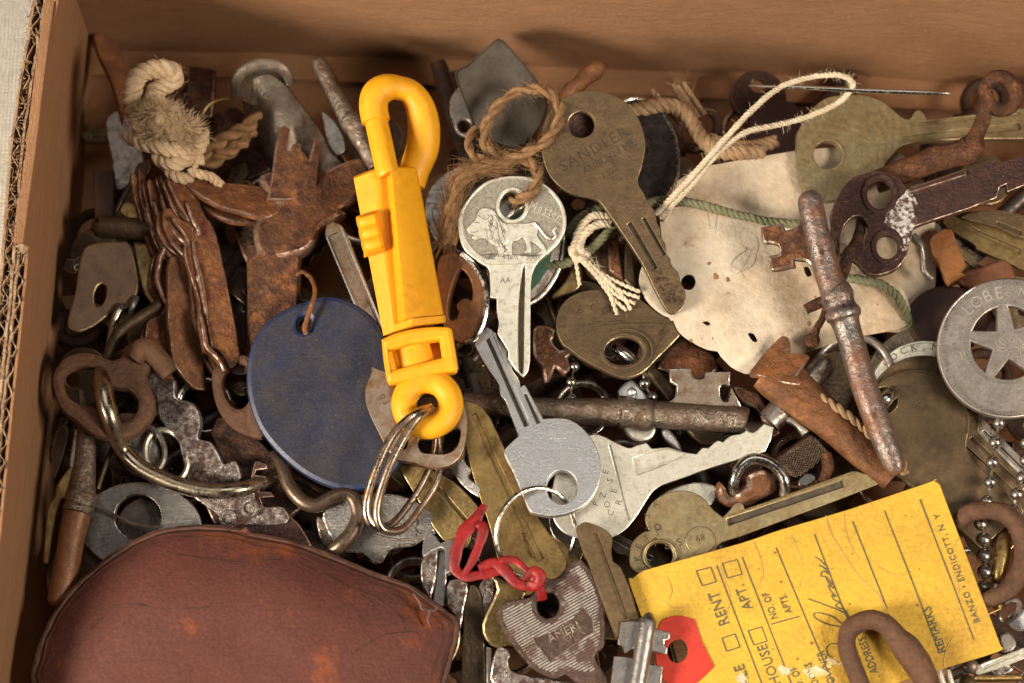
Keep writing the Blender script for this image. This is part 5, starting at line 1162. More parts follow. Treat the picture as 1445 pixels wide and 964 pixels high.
part('bare_glint_patch', t, MB().flat(reg, plR, .16, .05, lift=.10, grid=1.2, warp=curl(41, 900, .00035)), mat('bare_glint_metal', (.86, .81, .77), .36, .7, (.105, .050, .040), .47, 800, .9, .5, .4, soft=.05, fine=2, pit=.6), label='white glint painted as a bare metal patch on the worn side of the bow')  # white glint on the bow painted in as pale metal
mb = MB().flat(sm(B4((830, 100, 1), (1130, -5, 1), (1140, 30, 1), (850, 120, 1)), 1), plR, 1.2, .4, lift=.6); part('rib', t, mb, cladr)
mb = MB().tube([(1215, 310, -2), (1214, 325, 1.5), (1207, 345, 5), (1196, 362, 7), (1190, 385, 5.5), (1184, 398, 3)], [7, 8, 8.5, 9, 8.5, 7], 10); one('iron_hook', 'bent rusty iron hook through the lower left hole of the clover bow', 'hook', mb, rustd)
# long rusty skeleton key
t = thing('long_skeleton_key', 'long rusty iron skeleton key with collared shank, slanting over the paper tag', 'key', (1190, 460, 4))
mb = MB().tube([(1139, 272, 12.4), (1141, 278, 12.4), (1144, 290, 12.2), (1153, 330, 11.8), (1166, 378, 11), (1176, 408, 10.6), (1179, 413, 10.6), (1182, 420, 10.5), (1185, 428, 10.4), (1187, 434, 10.3), (1189, 441, 10.2), (1191, 448, 10.1), (1193, 455, 10), (1200, 478, 9.8), (1218, 540, 9.2), (1240, 600, 8.7), (1262, 655, 8.2), (1268, 668, 8)],
               [10, 15.5, 17.5, 18, 19, 20, 23, 23.5, 21, 21.5, 25, 24.5, 20, 18.5, 18.5, 18, 15, 8], 20, k=4, wob=.035)
part('shank', t, mb, mat('iron_shank', (.25, .235, .22), .30, .9, (.185, .070, .028), .50, 150, .5, .44, .2, soft=.16, pit=.25, spot2=(.09, .045, .03), amt2=.2, scale2=420))
q = sm(B4((100, 300), (110, 285), (210, 268, 1), (222, 305, 1), (280, 290, 1), (300, 250), (370, 240, 1), (420, 480, 1), (360, 482), (330, 460), (268, 455, 1), (275, 490, 1), (165, 507), (148, 490), (138, 435, 1), (190, 425, 1), (185, 385), (150, 370, 1), (112, 365)), 3)
part('bit', t, MB().flat(q, Plane([(1140, 350, 11), (1080, 350, 8.6), (1150, 380, 10.6)]), 3.2, .6), rustb)
mb = MB().tube([(1137, 437, 1.4), (1150, 430, 2), (1166, 424, 3)], [7, 8, 8], 10); mb.tube([(1166, 434, 3), (1160, 450, 2.4), (1152, 464, 2.2), (1148, 476, 2)], [6, 5, 5.5, 6], 10); mb.ball(1146, 480, 2, 11, sq=.6); one('iron_nail', 'small rusty nail with ball head on the paper tag beneath the long skeleton key', 'nail', mb, rustb)
# rust tube
t = thing('rusty_tube', 'folded rusty sheet metal tube with torn upper end, left of the long skeleton key', 'metal tube', (1165, 590, 0))
rings = []
for u in [i/14 for i in range(15)]:
    cx = lerp(1084, 1262, u); cy = lerp(520, 672, u); wv = lerp(33, 23, u)*(1+.06*math.sin(u*9)); z = lerp(4.4, 4.2, u)
    nx, ny = .65, -.76; row = []
    for k in range(9):
        a = math.pi*k/8; s = -math.cos(a); row.append((cx+nx*wv*s, cy+ny*wv*s, z-4.2+4.0*math.sin(a)**.7+.4*noise.noise(Vector((cx*.06, cy*.06, k)))))
    row += [(cx+nx*wv*s*.85, cy+ny*wv*s*.85, z-5.4) for s in (1, 0, -1)]
    rings.append(row)
part('body', t, MB().loft(rings), rusto)
mb = MB().flat(sm(C4((45, 210), (90, 130), (190, 25), (225, 15), (245, 40), (245, 100, 1), (330, 105), (345, 120, 1), (285, 215, 1), (300, 260), (180, 240), (110, 220)), 3), Plane([(1065, 520, 3.2), (1110, 480, 3.4), (1130, 510, 6.4)]), 1.2, .3, grid=4, warp=curl(43, 160, .0014)); part('flap', t, mb, rusto)
mb = MB().strands([(1150, 556, 2), (1180, 575, 3.6), (1205, 592, 4.2), (1225, 612, 3), (1264, 640, 5), (1278, 668, 5.4)], 3, 3.6, 2, 30, 6, wob=.3); one('cord_end', 'tan cord end between the rusty tube and the long skeleton key', 'string', mb, tanrope)
# steel cylinder, ring and bits near it
t = thing('steel_barrel', 'short steel cylinder end sticking out behind the rusty tube', 'barrel', (1140, 540, -4))
mb = MB().tube([(1172, 505, -1.2), (1166, 512, -1), (1150, 530, -1), (1118, 562, -1.4), (1085, 596, -2)], [8, 16, 18, 18.5, 18], 18, k=4, wob=.04); part('tube', t, mb, steel)
mb = MB().flat(sm(LK((690, 150, 1), (740, 190), (860, 290, 1), (800, 325, 1), (740, 250), (660, 210, 1)), 2), Plane(-.5), 2, .4); one('steel_chip', 'small bright steel plate corner below the rusty tube', 'plate', mb, nickel)
mb = MB().ring(1200, 540, 58, 66, -3.5, 6, n=56, rot=20, seg=10); one('split_ring', 'steel split ring half hidden under the long skeleton key', 'key ring', mb, steel)
mb = MB().flat(sm(C4((330, 300), (430, 100), (560, 130), (580, 380), (560, 520), (420, 330)), 4), Plane(-6), 2, .4); one('bronze_plate', 'dark bronze plate between the steel cylinder and the padlock keys', 'plate', mb, bronzed)
# stacked padlock keys
G2 = 'round-bowed bronze padlock keys stacked on a ring'
def stack_key(cx, cy, r, z, m_, lab, txt=None, hole=False, shift=0):
    pl = Plane([(cx, cy, z), (cx+60, cy+60, z+.2), (cx-60, cy+60, z-.5)])
    o = sm([(cx+r*math.cos(R(a)), cy+r*1.0*math.sin(R(a))) for a in range(60, -271, -18)]+[(cx-.15*r, cy+r*1.35, 1), (cx+1.15*r+shift, cy+2.2*r, 1), (cx+1.75*r+shift, cy+1.6*r, 1), (cx+.98*r, cy+.75*r, 1)], 3)
    o = sm([(cx+r*math.cos(R(a)), cy+r*math.sin(R(a))) for a in list(range(20, -250, -18))]+[(cx+.05*r, cy+1.25*r), (cx+1.2*r, cy+2.3*r, 1), (cx+2.0*r, cy+1.6*r, 1), (cx+1.15*r, cy+.75*r, 1), (cx+.98*r, cy+.55*r)], 4)
    t = thing('padlock_key', lab, 'key', (cx, cy, z-3), G2)
    hl = [circ(1249, 565, 17.5, 18.5, 28)] if hole else []
    part('key_body', t, MB().key(o, pl, 1.9, hl, [], b=.35), m_)
    rim = MB(); arc = [(cx+(r-3)*math.cos(R(a)), cy+(r-3)*math.sin(R(a))) for a in range(10, -205, -6)]; rim.stroke(arc, 3, pl, .25, 0, 1); part('rim', t, rim, m_)
    if txt:
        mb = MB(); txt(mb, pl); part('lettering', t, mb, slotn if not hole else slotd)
    return t
stack_key(1300, 541, 79, -5.2, mat('tarnished_bronze', (.24, .20, .14), .42, .7, (.13, .095, .06), .45, 300, .25, .6, .4), 'lowest padlock key in the stack, raised letters LOCK CO along its rim', lambda mb, pl: mb.arctext('LOCK CO', 1300, 541, 67, 150, 78, 13, pl, ex=.2))
stack_key(1305, 560, 80, -3.6, nickel, 'bright worn padlock key, second from the bottom of the stack', lambda mb, pl: mb.arctext('LOCK M', 1305, 560, 71, 140, 78, 10, pl, ex=.1))
stack_key(1304, 583, 82, -2.1, bronze, 'third padlock key of the stack, just its bronze rim showing')
stack_key(1292, 598, 77, -.5, mat('brown_padlock_key', (.165, .112, .056), .38, .6, (.100, .064, .032), .5, 110, .25, .5, .5, pit=.1), 'topmost padlock key of the stack, stamped 67 beside its hole', lambda mb, pl: mb.text('67', 1300, 575, -20, 13, pl, .04, 0), True)
mb = MB().tube([(1236, 588, -4), (1242, 574, -1), (1249, 564, 1.2), (1258, 556, -.5), (1266, 550, -3)], [9, 10, 10.5, 10, 9], 14); one('ring_end', 'polished steel ring seen through the hole of the topmost padlock key', 'key ring', mb, chrome)
for k, (x0, y0, x1, y1, z) in enumerate(((1362, 610, 1445, 690, -1), (1378, 600, 1470, 690, -3), (1330, 640, 1430, 740, -3))):
    o = slot((x0, y0), (x1, y1), 26, 22)
    t = thing('narrow_key', ['narrow bronze key blade under the upper ball chain', 'grey key blade just below the star token', 'dark bronze key blade beside the card corner'][k], 'key', (x0, y0, z-3)); part('blade', t, MB().key(o, Plane([(x0, y0, z), (x1, y1, z-.5)]), 2, [], [slot((lerp(x0, x1, .1), lerp(y0, y1, .1)), (lerp(x0, x1, .9), lerp(y0, y1, .9)), 5, 5)], .6), [bronze, steel, bronzed][k])
# star token
plK2 = Plane([(1423, 492, 6.6), (1330, 492, 5.2), (1423, 590, 5.8)])
t = thing('token', 'round grey metal token with cut-out five-pointed star, cut by the right edge', 'token', (1423, 492, 3))
cx, cy, ri = 1421.5, 483.5, 51.5
hs = []
for k in range(5):
    a0, a1 = 97.5+72*k, 169.5+72*k
    q = [(cx+ri*math.cos(R(a)), cy-ri*math.sin(R(a))) for a in [a0+9+(a1-a0-18)*i/8 for i in range(9)]]
    q.append((cx+23*math.cos(R((a0+a1)/2)), cy-23*math.sin(R((a0+a1)/2)))); hs.append(q)
T_out = circ(1423, 491.5, 101, 99, 72)
part('disc', t, MB().flat(T_out, plK2, 2.0, .35, hs), tokenm)
mb = MB()
for rr, n_, l in ((94, 150, 6), (58, 96, 4)):
    for i in range(n_):
        a = 2*math.pi*i/n_; c_, s_ = math.cos(a), math.sin(a); ox, oy = (1423, 491) if rr > 80 else (cx, cy); mb.stroke([(ox+(rr-l/2)*c_, oy+(rr-l/2)*.985*s_), (ox+(rr+l/2)*c_, oy+(rr+l/2)*.985*s_)], 1.9, plK2, .16, 0, 1)
part('beaded_rim', t, mb, tokenm)
mb = MB(); mb.ring(1423, 491, 99, 97, 6.3, 1.6, n=70); mb.arctext('LOBE', 1423, 491, 78, 137, 100, 17, plK2, ex=.18, lift=0); mb.arctext('N', 1423, 491, 80, 75, 75, 14, plK2, ex=.18)
mb.stroke([(1354, 496), (1358, 504)], 1.5, plK2, .1); mb.stroke([(1358, 494), (1362, 502)], 1.2, plK2, .1)
for i in range(14):
    a = rng.uniform(0, 6.28); mb.stroke([(1425+5*math.cos(a), 488+5*math.sin(a)), (1425+15*math.cos(a+.3), 488+15*math.sin(a+.3)), (1425+rng.uniform(16, 22)*math.cos(a+.8), 488+20*math.sin(a+.8))], 1.3, plK2, .12)
part('lettering', t, mb, mat('token_relief', (.56, .51, .45), .38, .8, (.36, .31, .26), .4, 500, .2, .6, .6))
# ball chains
def chain(name, lab, pts, r, n_):
    t = thing(name, lab, 'chain', (pts[0][0], pts[0][1], pts[0][2]-1), 'steel ball chains at the right')
    d = pathsm(pts, 12); L = [0]
    for i in range(1, len(d)): L.append(L[-1]+math.dist(d[i][:2], d[i-1][:2]))
    wire = MB().tube(pts, r*.22, 6); part('wire', t, wire, bead)
    src = None
    for k in range(n_):
        l = L[-1]*k/(n_-1); i = max(1, next((j for j in range(len(L)) if L[j] >= l), len(L)-1)); u = (l-L[i-1])/max(1e-6, L[i]-L[i-1])
        p = [lerp(d[i-1][q], d[i][q], u) for q in range(3)]
        if src is None:
            src = part('bead', t, MB().ball(p[0], p[1], p[2], r, 14, 10), bead); p0 = P(*p)
        else:
            o = src.copy(); SC.collection.objects.link(o); o.parent = t; o.location = P(*p)-p0
chain('ball_chain', 'ball chain hanging left of the other from under the star token', [(1410, 597, 3), (1405, 622, 3.4), (1401, 650, 3.6), (1398, 680, 3.8), (1393, 708, 3.4)], 9.2, 5)
chain('ball_chain', 'ball chain nearer the right edge below the star token', [(1452, 600, 2.6), (1449, 620, 3), (1448, 650, 3.2), (1443, 676, 3.4), (1433, 706, 3.4), (1431, 722, 2)], 9.6, 6)
chain('ball_chain', 'dull ball chain seen inside the rusty oval link', [(1384, 740, -1), (1388, 758, -.8), (1388, 779, -.6), (1390, 806, -.4), (1389, 830, 0)], 11, 5)
chain('ball_chain', 'short ball chain below the bronze key head with the oval hole', [(805, 497, -5), (812, 508, -4), (808, 528, -2.5), (806, 545, -2.5), (806, 562, -4)], 7.5, 4)
chain('ball_chain', 'dark ball chain tucked under the right end of the bronze key head', [(905, 520, -4), (908, 530, -3.6), (912, 548, -4), (920, 560, -5)], 8, 3)
# rusty oval link, pin and the lower right corner
mb = MB().tube([(1352, 738, 2), (1366, 724, 3), (1392, 720, 3.6), (1420, 726, 3.8), (1440, 748, 3.8), (1446, 780, 3.6), (1438, 812, 3.6), (1422, 832, 3.6), (1404, 842, 3.8), (1380, 850, 3.4)], [10, 12, 13, 13.5, 14, 14, 13.5, 12.5, 12, 11], 16, k=6, wob=.08); one('oval_link', 'rusty iron oval link beside the upper right card edge', 'link', mb, matte)
mb = MB().tube([(1418, 756, -1), (1417, 762, 0), (1414, 785, .6), (1409, 812, .6), (1406, 822, 0)], [6, 10, 11, 9.5, 6], 14); one('brass_pin', 'short rounded brass pin inside the rusty oval link', 'pin', mb, brassy)
mb = MB().ring(1424, 862, 18, 11, 1, 4, n=30, rot=-50, dz=2); one('jump_ring', 'small steel jump ring at the lower right below the oval link', 'key ring', mb, steel)
mb = MB().flat(circ(1438, 875, 17, 16, 24), Plane([(1438, 875, .5), (1450, 875, 1.3), (1438, 890, .4)]), 1.5, .3); one('bright_disc', 'small bright steel disc below the oval link, at the right edge', 'disc', mb, silver)
mb = MB().ball(1408, 856, 2, 7); one('brass_bead', 'small brass bead beside the card right corner', 'bead', mb, brassy)
t = thing('steel_key', 'steel key lying at the card bottom right corner, pitted blade to the right', 'key', (1400, 930, 0)); part('key_body', t, MB().key(sm(BR((385, 895, 1), (420, 860), (510, 830), (640, 780, 1), (660, 830, 1), (540, 880), (430, 915), (395, 920)), 3), Plane([(1390, 945, 1), (1440, 920, 2)]), 2, [], [slot((1388, 942), (1438, 921), 5, 5)], .5), nickel)
mb = MB().flat(sm(BR((515, 720), (560, 700), (600, 745), (590, 790), (540, 805), (520, 770)), 3), Plane(2.5), 2, .5); one('steel_nut', 'dull steel nut-like lump touching the card right corner', 'nut', mb, steel)
mb = MB().flat(sm(BR((470, 880), (560, 870), (580, 900), (500, 930)), 3), Plane(.6), 2, .4); one('pitted_tab', 'pitted steel tab below the key at the card corner', 'plate', mb, rustp)
mb = MB().tube([(1375, 957, -.5), (1400, 957, -.5), (1440, 956, -.6)], 5.5, 10); one('brass_rod', 'thin brass rod along the bottom right edge', 'rod', mb, brassy)
mb = MB().ball(1366, 966, 2, 13); one('brass_ball', 'dark brass ball at the bottom edge right of the card', 'ball', mb, bronze)
mb = MB().ball(1370, 940, 2, 11, sq=.8); mb.tube([(1340, 955, -1), (1356, 948, 0), (1370, 940, .5)], 7, 8); one('round_stud', 'round steel knob under the card bottom right corner', 'knob', mb, steel)
for k, (x, lab) in enumerate(((1326, 'first thin steel strip under the card bottom edge'), (1338, 'second thin steel strip under the card bottom edge, near the knob'))):
    one('steel_strip', lab, 'metal strip', MB().flat(slot((x, 944), (x+12, 985), 7), Plane(3-k), 1.5, .3), nickel)
# rusty hook over the card
mb = MB().tube([(1226, 1010, 5), (1222, 985, 6.5), (1210, 955, 8.2), (1198, 925, 9), (1195, 900, 9.4), (1206, 882, 9.6), (1228, 875, 9.8), (1250, 882, 9.8), (1268, 902, 9.6), (1282, 918, 9.4), (1296, 938, 9.2), (1308, 962, 9), (1318, 1010, 8)], [13, 13, 13, 12.5, 12.5, 13, 13.5, 14, 16, 20, 19, 17, 16], 16, k=6, wob=.10, ws=200); one('rusty_hook', 'rusty iron hook looped over the yellow card at the bottom', 'hook', mb, matte)
# brass keys, leather bits at the right
for k, (q, z, m_, lab) in enumerate((((( 760, 140), (1160, 130), (1412, 250), (1500, 300), (1500, 700), (1230, 610), (940, 490, 1), (930, 450), (780, 360, 1), (620, 230)), -7, brass, 'brown brass key blade pointing left under the clover key'), (((1150, 110), (1500, 200), (1500, 330), (1380, 380), (1150, 280), (800, 180)), -5.4, bronze, 'upper brown bronze key blade under the clover key'))):
    o = sm(RB(*q), 3); pl = Plane([(1380, 330, z), (1440, 350, z+1)])
    t = thing('house_key', lab, 'key', (1390, 330, z-3)); part('blade', t, MB().key(o, pl, 2, [], [slot(*RB((900, 300), (1380, 520)), 5, 7)] if k == 0 else [slot(*RB((1150, 240), (1390, 340)), 4, 5)], .6), m_)
mb = MB().flat(sm(RB((500, 400), (560, 330), (640, 290), (720, 310), (760, 420), (820, 560), (855, 650, 1), (800, 720, 1), (850, 740, 1), (690, 835, 1), (650, 800), (590, 650), (510, 520)), 4), Plane([(1330, 360, -3), (1355, 340, -4), (1345, 395, -1.5)]), 1.8, .4, grid=4, warp=curl(51, 120, .0010)); one('leather_tag', 'curled tan leather scrap above the star token', 'leather scrap', mb, leath)
mb = MB().tube([(1288, 334, 0), (1298, 345, .6), (1302, 362, .2), (1304, 382, -.4), (1316, 394, -1)], [7, 6, 4.5, 4.5, 4], 10); one('chain_hook', 'small bent steel hook left of the tan leather scrap', 'hook', mb, steel)
mb = MB().flat(sm(RB((800, 720), (1000, 660), (1230, 580), (1320, 700), (1300, 800), (1000, 900), (820, 860)), 3), Plane(-6), 3, .8); one('leather_block', 'reddish leather piece behind the star token', 'leather scrap', mb, mat('red_brown_leather', (.20, .065, .022), .6, 0, (.10, .04, .02), .4, 200, .4))
mb = MB().flat(circ(1338, 450, 58, 48, 36), Plane(-4), 3, 1); one('leather_disc', 'dark brown leather disc behind the star token, left side', 'disc', mb, dleath)
# ---- middle: lead block, dark coin, copper bow, etc
t = thing('lead_block', 'rough grey block with squared corner by the far wall', 'block', (700, 140, -14))
rings = []
for dz, s in ((-2.0, .97), (-2.6, 1.0), (-14, 1.02)):
    c0 = (700, 150); rings.append([(c0[0]+(x-c0[0])*s, c0[1]+(y-c0[1])*s+(0 if dz > -5 else 0), dz+.03*(150-y)*0+((-.05)*(x-700) if dz > -5 else 0)) for x, y in [p[:2] for p in sm([(644, 104), (660, 92), (696, 60), (708, 58), (722, 72), (764, 125), (770, 160), (740, 205), (700, 200), (672, 180), (655, 140)], 3)]])
mb = MB().loft(rings[::-1]); mb.v = [v+Vector((0, 0, .0008*noise.noise(v*220))) for v in mb.v]; part('block', t, mb, felt)
mb = MB().flat(sm([(634, 150), (645, 125), (665, 118), (700, 150), (700, 190), (650, 192)], 4), Plane(-14), 1.8, .4, [circ(655, 178, 9, 9, 20)]); one('zinc_plate', 'grey zinc plate with hole under the rough block', 'plate', mb, greysteel)
mb = MB().flat(circ(710, 185, 45, 55, 40), Plane([(710, 185, -7), (750, 185, -8), (710, 230, -4)]), 2, .5); one('dull_plate', 'dull grey oval plate framed by the twine loop', 'plate', mb, mat('dull_plate', (.12, .09, .065), .4, .6, (.07, .05, .035), .5, 250, .3))
mb = MB().tube([(796, 140, -8), (810, 126, -5), (826, 110, -3), (842, 98, -1.5), (850, 93, -1.5)], [11, 13, 13, 13, 8], 12, wob=.25, ws=300); one('rusty_stub', 'short rusty rod end rising behind the bronze key bow', 'rod', mb, rusto)
mb = MB().flat(sm([(800, 160), (826, 150), (845, 170), (836, 205), (806, 200)], 4), Plane([(820, 170, 1), (835, 170, 3.4), (820, 195, -1)]), 3, 1); one('iron_lump', 'glossy dark iron lump seen through the bronze key hole', 'lump', mb, cladr)
t = thing('black_medal', 'black oval medal with polished rim, right of the bronze key bow', 'medal', (925, 205, -4))
pm = Plane([(915, 200, -.8), (955, 200, -2.2), (915, 250, -.4)]); part('disc', t, MB().flat(circ(905, 215, 52, 78, 44, -12), pm, 2, .5), blackp)
mb = MB(); pts = circ(905, 215, 51, 77, 56, -12); mb.tube([tuple(pm.at(x, y)) for x, y in pts], 3.4, 8, True, 1, raw=True); part('rim', t, mb, chrome)
mb = MB()
for i in range(16): mb.stroke([(938+i*.5, 190+i*4), (944+i*.5, 189+i*4)], 1, pm, .08, 0, 1)
part('engraving', t, mb, bronzed)
t = thing('copper_bow_key', 'coppery round key bow with shiny rim, between yellow clip and lion key', 'key', (650, 420, 0))
pc = Plane([(645, 420, 3.4), (690, 420, 5.0), (645, 480, 2.6)])
part('bow', t, MB().flat(sm(CU((60, 120), (110, 85), (170, 95), (230, 150), (275, 230), (288, 320), (275, 410), (240, 480), (190, 512), (140, 505), (100, 470), (70, 380), (50, 250)), 5), pc, 2.6, .5, [sm(CU((160, 170), (200, 200), (220, 260), (215, 310), (190, 300), (160, 320), (150, 390), (115, 400), (108, 340), (125, 260)), 4)]), mat('copper_brown', (.30, .135, .055), .36, .7, (.16, .07, .035), .45, 160, .2, .5, .4))
mb = MB(); q = CU((170, 95), (230, 150), (275, 230), (288, 320), (275, 410), (240, 480), (190, 512)); mb.tube([tuple(pc.at(x, y)) for x, y in pathsm(q, 5)], 4.5, 8, False, 1, raw=True); part('rim', t, mb, chrome)
mb = MB().flat(sm(CU((145, 330), (180, 300), (215, 320), (200, 350), (160, 370)), 3), Plane(1.5), 3, .8); one('steel_pin', 'steel pin tip seen inside the coppery key bow', 'pin', mb, steel)
mb = MB().flat(sm([(752, 465), (768, 458), (784, 466), (780, 480, 1), (790, 494), (810, 487), (812, 495, 1), (802, 505, 1), (806, 520), (798, 530, 1), (784, 520, 1), (776, 538), (768, 540, 1), (766, 520, 1), (758, 508), (752, 500)], 2), Plane([(780, 500, -.6), (800, 500, -1.2), (780, 530, -1)]), 3, .7, grid=3, warp=curl(61, 300, .0008)); one('rust_flake', 'crumbled rusty key bit right of the lion key tip', 'rust piece', mb, rustb)
for lab, q, z, m_ in (('bronze ribbed key head below the green badge', OV((150, 400), (230, 310), (290, 190), (330, 260), (310, 350), (220, 395)), -3, brass), ('brown key blade standing behind the white thread tassel, left one', OV((470, 70, 1), (530, 40, 1), (560, 300, 1), (480, 250, 1)), -4, rustred), ('greenish key blade behind the white thread tassel, right one', OV((570, 90, 1), (610, 100, 1), (640, 380, 1), (560, 300, 1)), -4.6, bronze), ('dark bronze plate between the green string and the tassel', OV((340, 200), (480, 60), (660, 180), (700, 440), (540, 340), (380, 300)), -7, bronze), ('dark plate just left of the bronze key blade', OV((600, 100), (700, 200), (720, 320), (640, 350)), -8, bronzed)):
    one('worn_key', lab, 'key', MB().flat(sm(q, 3), Plane(z), 2, .5), m_)
# under the iron barrel key
for k, (lab, q, z, m_) in enumerate((('rusty red iron plate below the paper tag fold', IB((250, 250), (400, 80), (520, 130), (600, 180), (620, 280), (480, 330), (330, 290)), -7, rustred), ('grey key blade left of the iron bit', IB((190, 290, 1), (240, 250), (360, 400), (320, 470, 1)), -6.5, bronze), ('bright steel triangle below the bronze key head', IB((10, 400), (90, 330), (150, 380), (200, 460), (60, 470)), -5.4, silver), ('bright steel piece under the barrel key collar', IB((40, 620), (120, 610), (240, 620), (220, 690), (140, 715), (80, 690)), -4.6, nickel), ('second bright steel piece below the barrel key', IB((280, 640), (330, 640), (400, 740), (390, 780), (300, 700)), -5.2, silver), ('brown corroded plate below the barrel key tip', IB((430, 630), (560, 640), (660, 660), (620, 720), (520, 730)), -5, bronzed), ('rusty bent bracket at the barrel key tip', IB((720, 380), (800, 385), (880, 420), (930, 500), (990, 600), (960, 620), (900, 580), (860, 510), (780, 470)), -1.5, rustb))):
    one('metal_piece', lab, 'metal piece', MB().flat(sm(q, 3), Plane([(900, 560, z), (960, 560, z-.4)]), 2.4, .6), m_)
mb = MB().ball(892, 553, -1, 7, sq=.8); mb.tube([(888, 556, -2), (896, 562, -2)], 7, 8); one('steel_stud', 'small bright steel stud above the barrel key collar', 'stud', mb, silver)
mb = MB().tube([(868, 490, -4), (880, 498, -3), (892, 508, -3), (902, 520, -4)], [8, 9, 9, 8], 12); one('steel_bar', 'shiny steel bar seen through the oval hole of the bronze key head', 'rod', mb, chrome)
# small padlock with shackle, knurled bar
t = thing('small_padlock', 'small rusty padlock with steel shackle, below the nickel key tip', 'padlock', (1070, 680, -3))
mb = MB().tube([(1034, 697, -1), (1036, 678, 1.5), (1044, 660, 2.4), (1060, 648, 2.8), (1080, 650, 2.8), (1098, 662, 2.6), (1108, 680, 2), (1107, 700, 0)], [7.5, 7.5, 8, 8, 8, 8, 8, 7.5], 14, k=6); part('shackle', t, mb, chrome)
mb = MB().flat(sm(LK((100, 800), (130, 740), (190, 840), (230, 830), (330, 760), (310, 690), (380, 640), (470, 620), (560, 680), (580, 800), (480, 870), (350, 930), (180, 950), (110, 880)), 4), Plane([(1050, 695, .2), (1080, 680, -.6), (1050, 710, -.6)]), 4, 1.2, grid=3, warp=curl(71, 200, .001)); part('body', t, mb, rusto)
t = thing('knurled_bar', 'rusty flat bar with cross-hatched knurling under the rusty tube', 'bar', (1130, 645, -2))
pn = Plane([(1130, 645, -.6), (1160, 625, -.6), (1130, 665, -1.6)]); q = LK((580, 520, 1), (880, 340, 1), (960, 400), (1020, 470, 1), (860, 620), (740, 690, 1), (690, 660)); o = sm(q, 3); part('bar', t, MB().flat(o, pn, 4, .8), rustd)
mb = MB()
for d_ in (1, -1):
    for k in range(-14, 15):
        a = R(-31+d_*38); x0, y0 = 1132+k*5.2*math.cos(R(-31)), 645+k*5.2*math.sin(R(-31)); run = [(x0+math.cos(a)*s, y0+math.sin(a)*s) for s in range(-60, 61, 2)]; run = [p for p in run if inside(p, o)]
        if len(run) > 2: mb.stroke([run[0], run[-1]], 1.3, pn, .25, 0, 1)
part('knurling', t, mb, bronzed, kind='stuff')
mb = MB().tube([(1165, 640, -2), (1168, 660, -2), (1163, 680, -3)], 9, 10); one('rusty_rod', 'rusty rod end under the lower half of the rusty tube', 'rod', mb, rustb)
mb = MB().flat(sm(LK((760, 750), (800, 660), (880, 650), (920, 700), (840, 760)), 3), Plane(-5), 2, .4); one('steel_scrap', 'dull blue steel scrap below the knurled bar', 'metal piece', mb, greysteel)
mb = MB().flat(sm([(930, 700), (980, 680), (1015, 690), (1000, 715), (960, 725)], 3), Plane(-4), 2, .4); one('pale_scrap', 'pale steel scrap between the nickel key and the three-lobed brass key', 'metal piece', mb, nickel)
# brass blades under ring and ribbon
t = thing('long_brass_key', 'large worn brass key lying under the wire ring and the silver key', 'key', (720, 700, -2))
o = sm([(648, 565, 1), (675, 570), (692, 590, 1), (720, 650), (745, 708), (780, 760), (800, 790), (792, 812), (760, 830, 1), (740, 840), (712, 815), (700, 780), (690, 740), (670, 680), (655, 620)], 3); pz = Plane([(700, 660, .2), (770, 790, 1.6), (660, 660, -.4)])
part('key_body', t, MB().key(o, pz, 2.2, [], [slot((668, 585), (762, 790), 7, 9), slot((738, 752), (748, 786), 5, 3)], .5), brassy)
t = thing('notched_brass_key', 'dark brass key with notched edge, left under the long brass key', 'key', (640, 720, -3))
o = sm([(560, 655, 1), (600, 660), (640, 680), (672, 712), (680, 730, 1), (668, 745), (660, 772), (640, 770), (625, 762, 1), (612, 745, 1), (598, 720)], 3); part('key_body', t, MB().key(o, Plane([(620, 700, -1), (670, 750, -.6), (620, 740, -1.6)]), 2.2, [], [slot((605, 674), (658, 735), 6, 5)], .7), brass)
o = sm(C2((1000, 640), (1050, 560, 1), (1090, 580), (1085, 640), (1125, 690), (1110, 730), (1170, 775), (1165, 830, 1), (1100, 790), (1040, 720)), 3); one('steel_key', 'grey steel key teeth beside the slotted bow', 'key', MB().flat(o, Plane([(650, 650, -.4), (675, 690, 0), (650, 690, -1)]), 2, .4), greysteel)
one('brass_key', 'brass key head in shade left of the ridged key', 'key', MB().flat(sm(BC((430, 610), (520, 400), (480, 310), (640, 380), (700, 420), (620, 560), (680, 720), (600, 760), (480, 735)), 3), Plane([(700, 870, .6), (740, 860, .8), (700, 900, -.4)]), 2.2, .6), brass)
t = thing('ribbed_brass_key', 'brass key bow with ribbed face behind the ridged key', 'key', (770, 790, -2)); pr = Plane([(770, 780, .4), (800, 780, .2)]); part('bow', t, MB().flat(sm(D3((150, 330), (160, 200), (260, 210), (330, 250), (420, 330), (440, 400), (300, 430), (190, 430)), 3), pr, 2, .4), brass)
mb = MB()
for k in range(16): mb.stroke([(748+k*4.2, 778+k*1.6), (752+k*4.2, 800+k*1.4)], 1.6, pr, .15, 0, 1)
part('rib', t, mb, brass, kind='stuff')
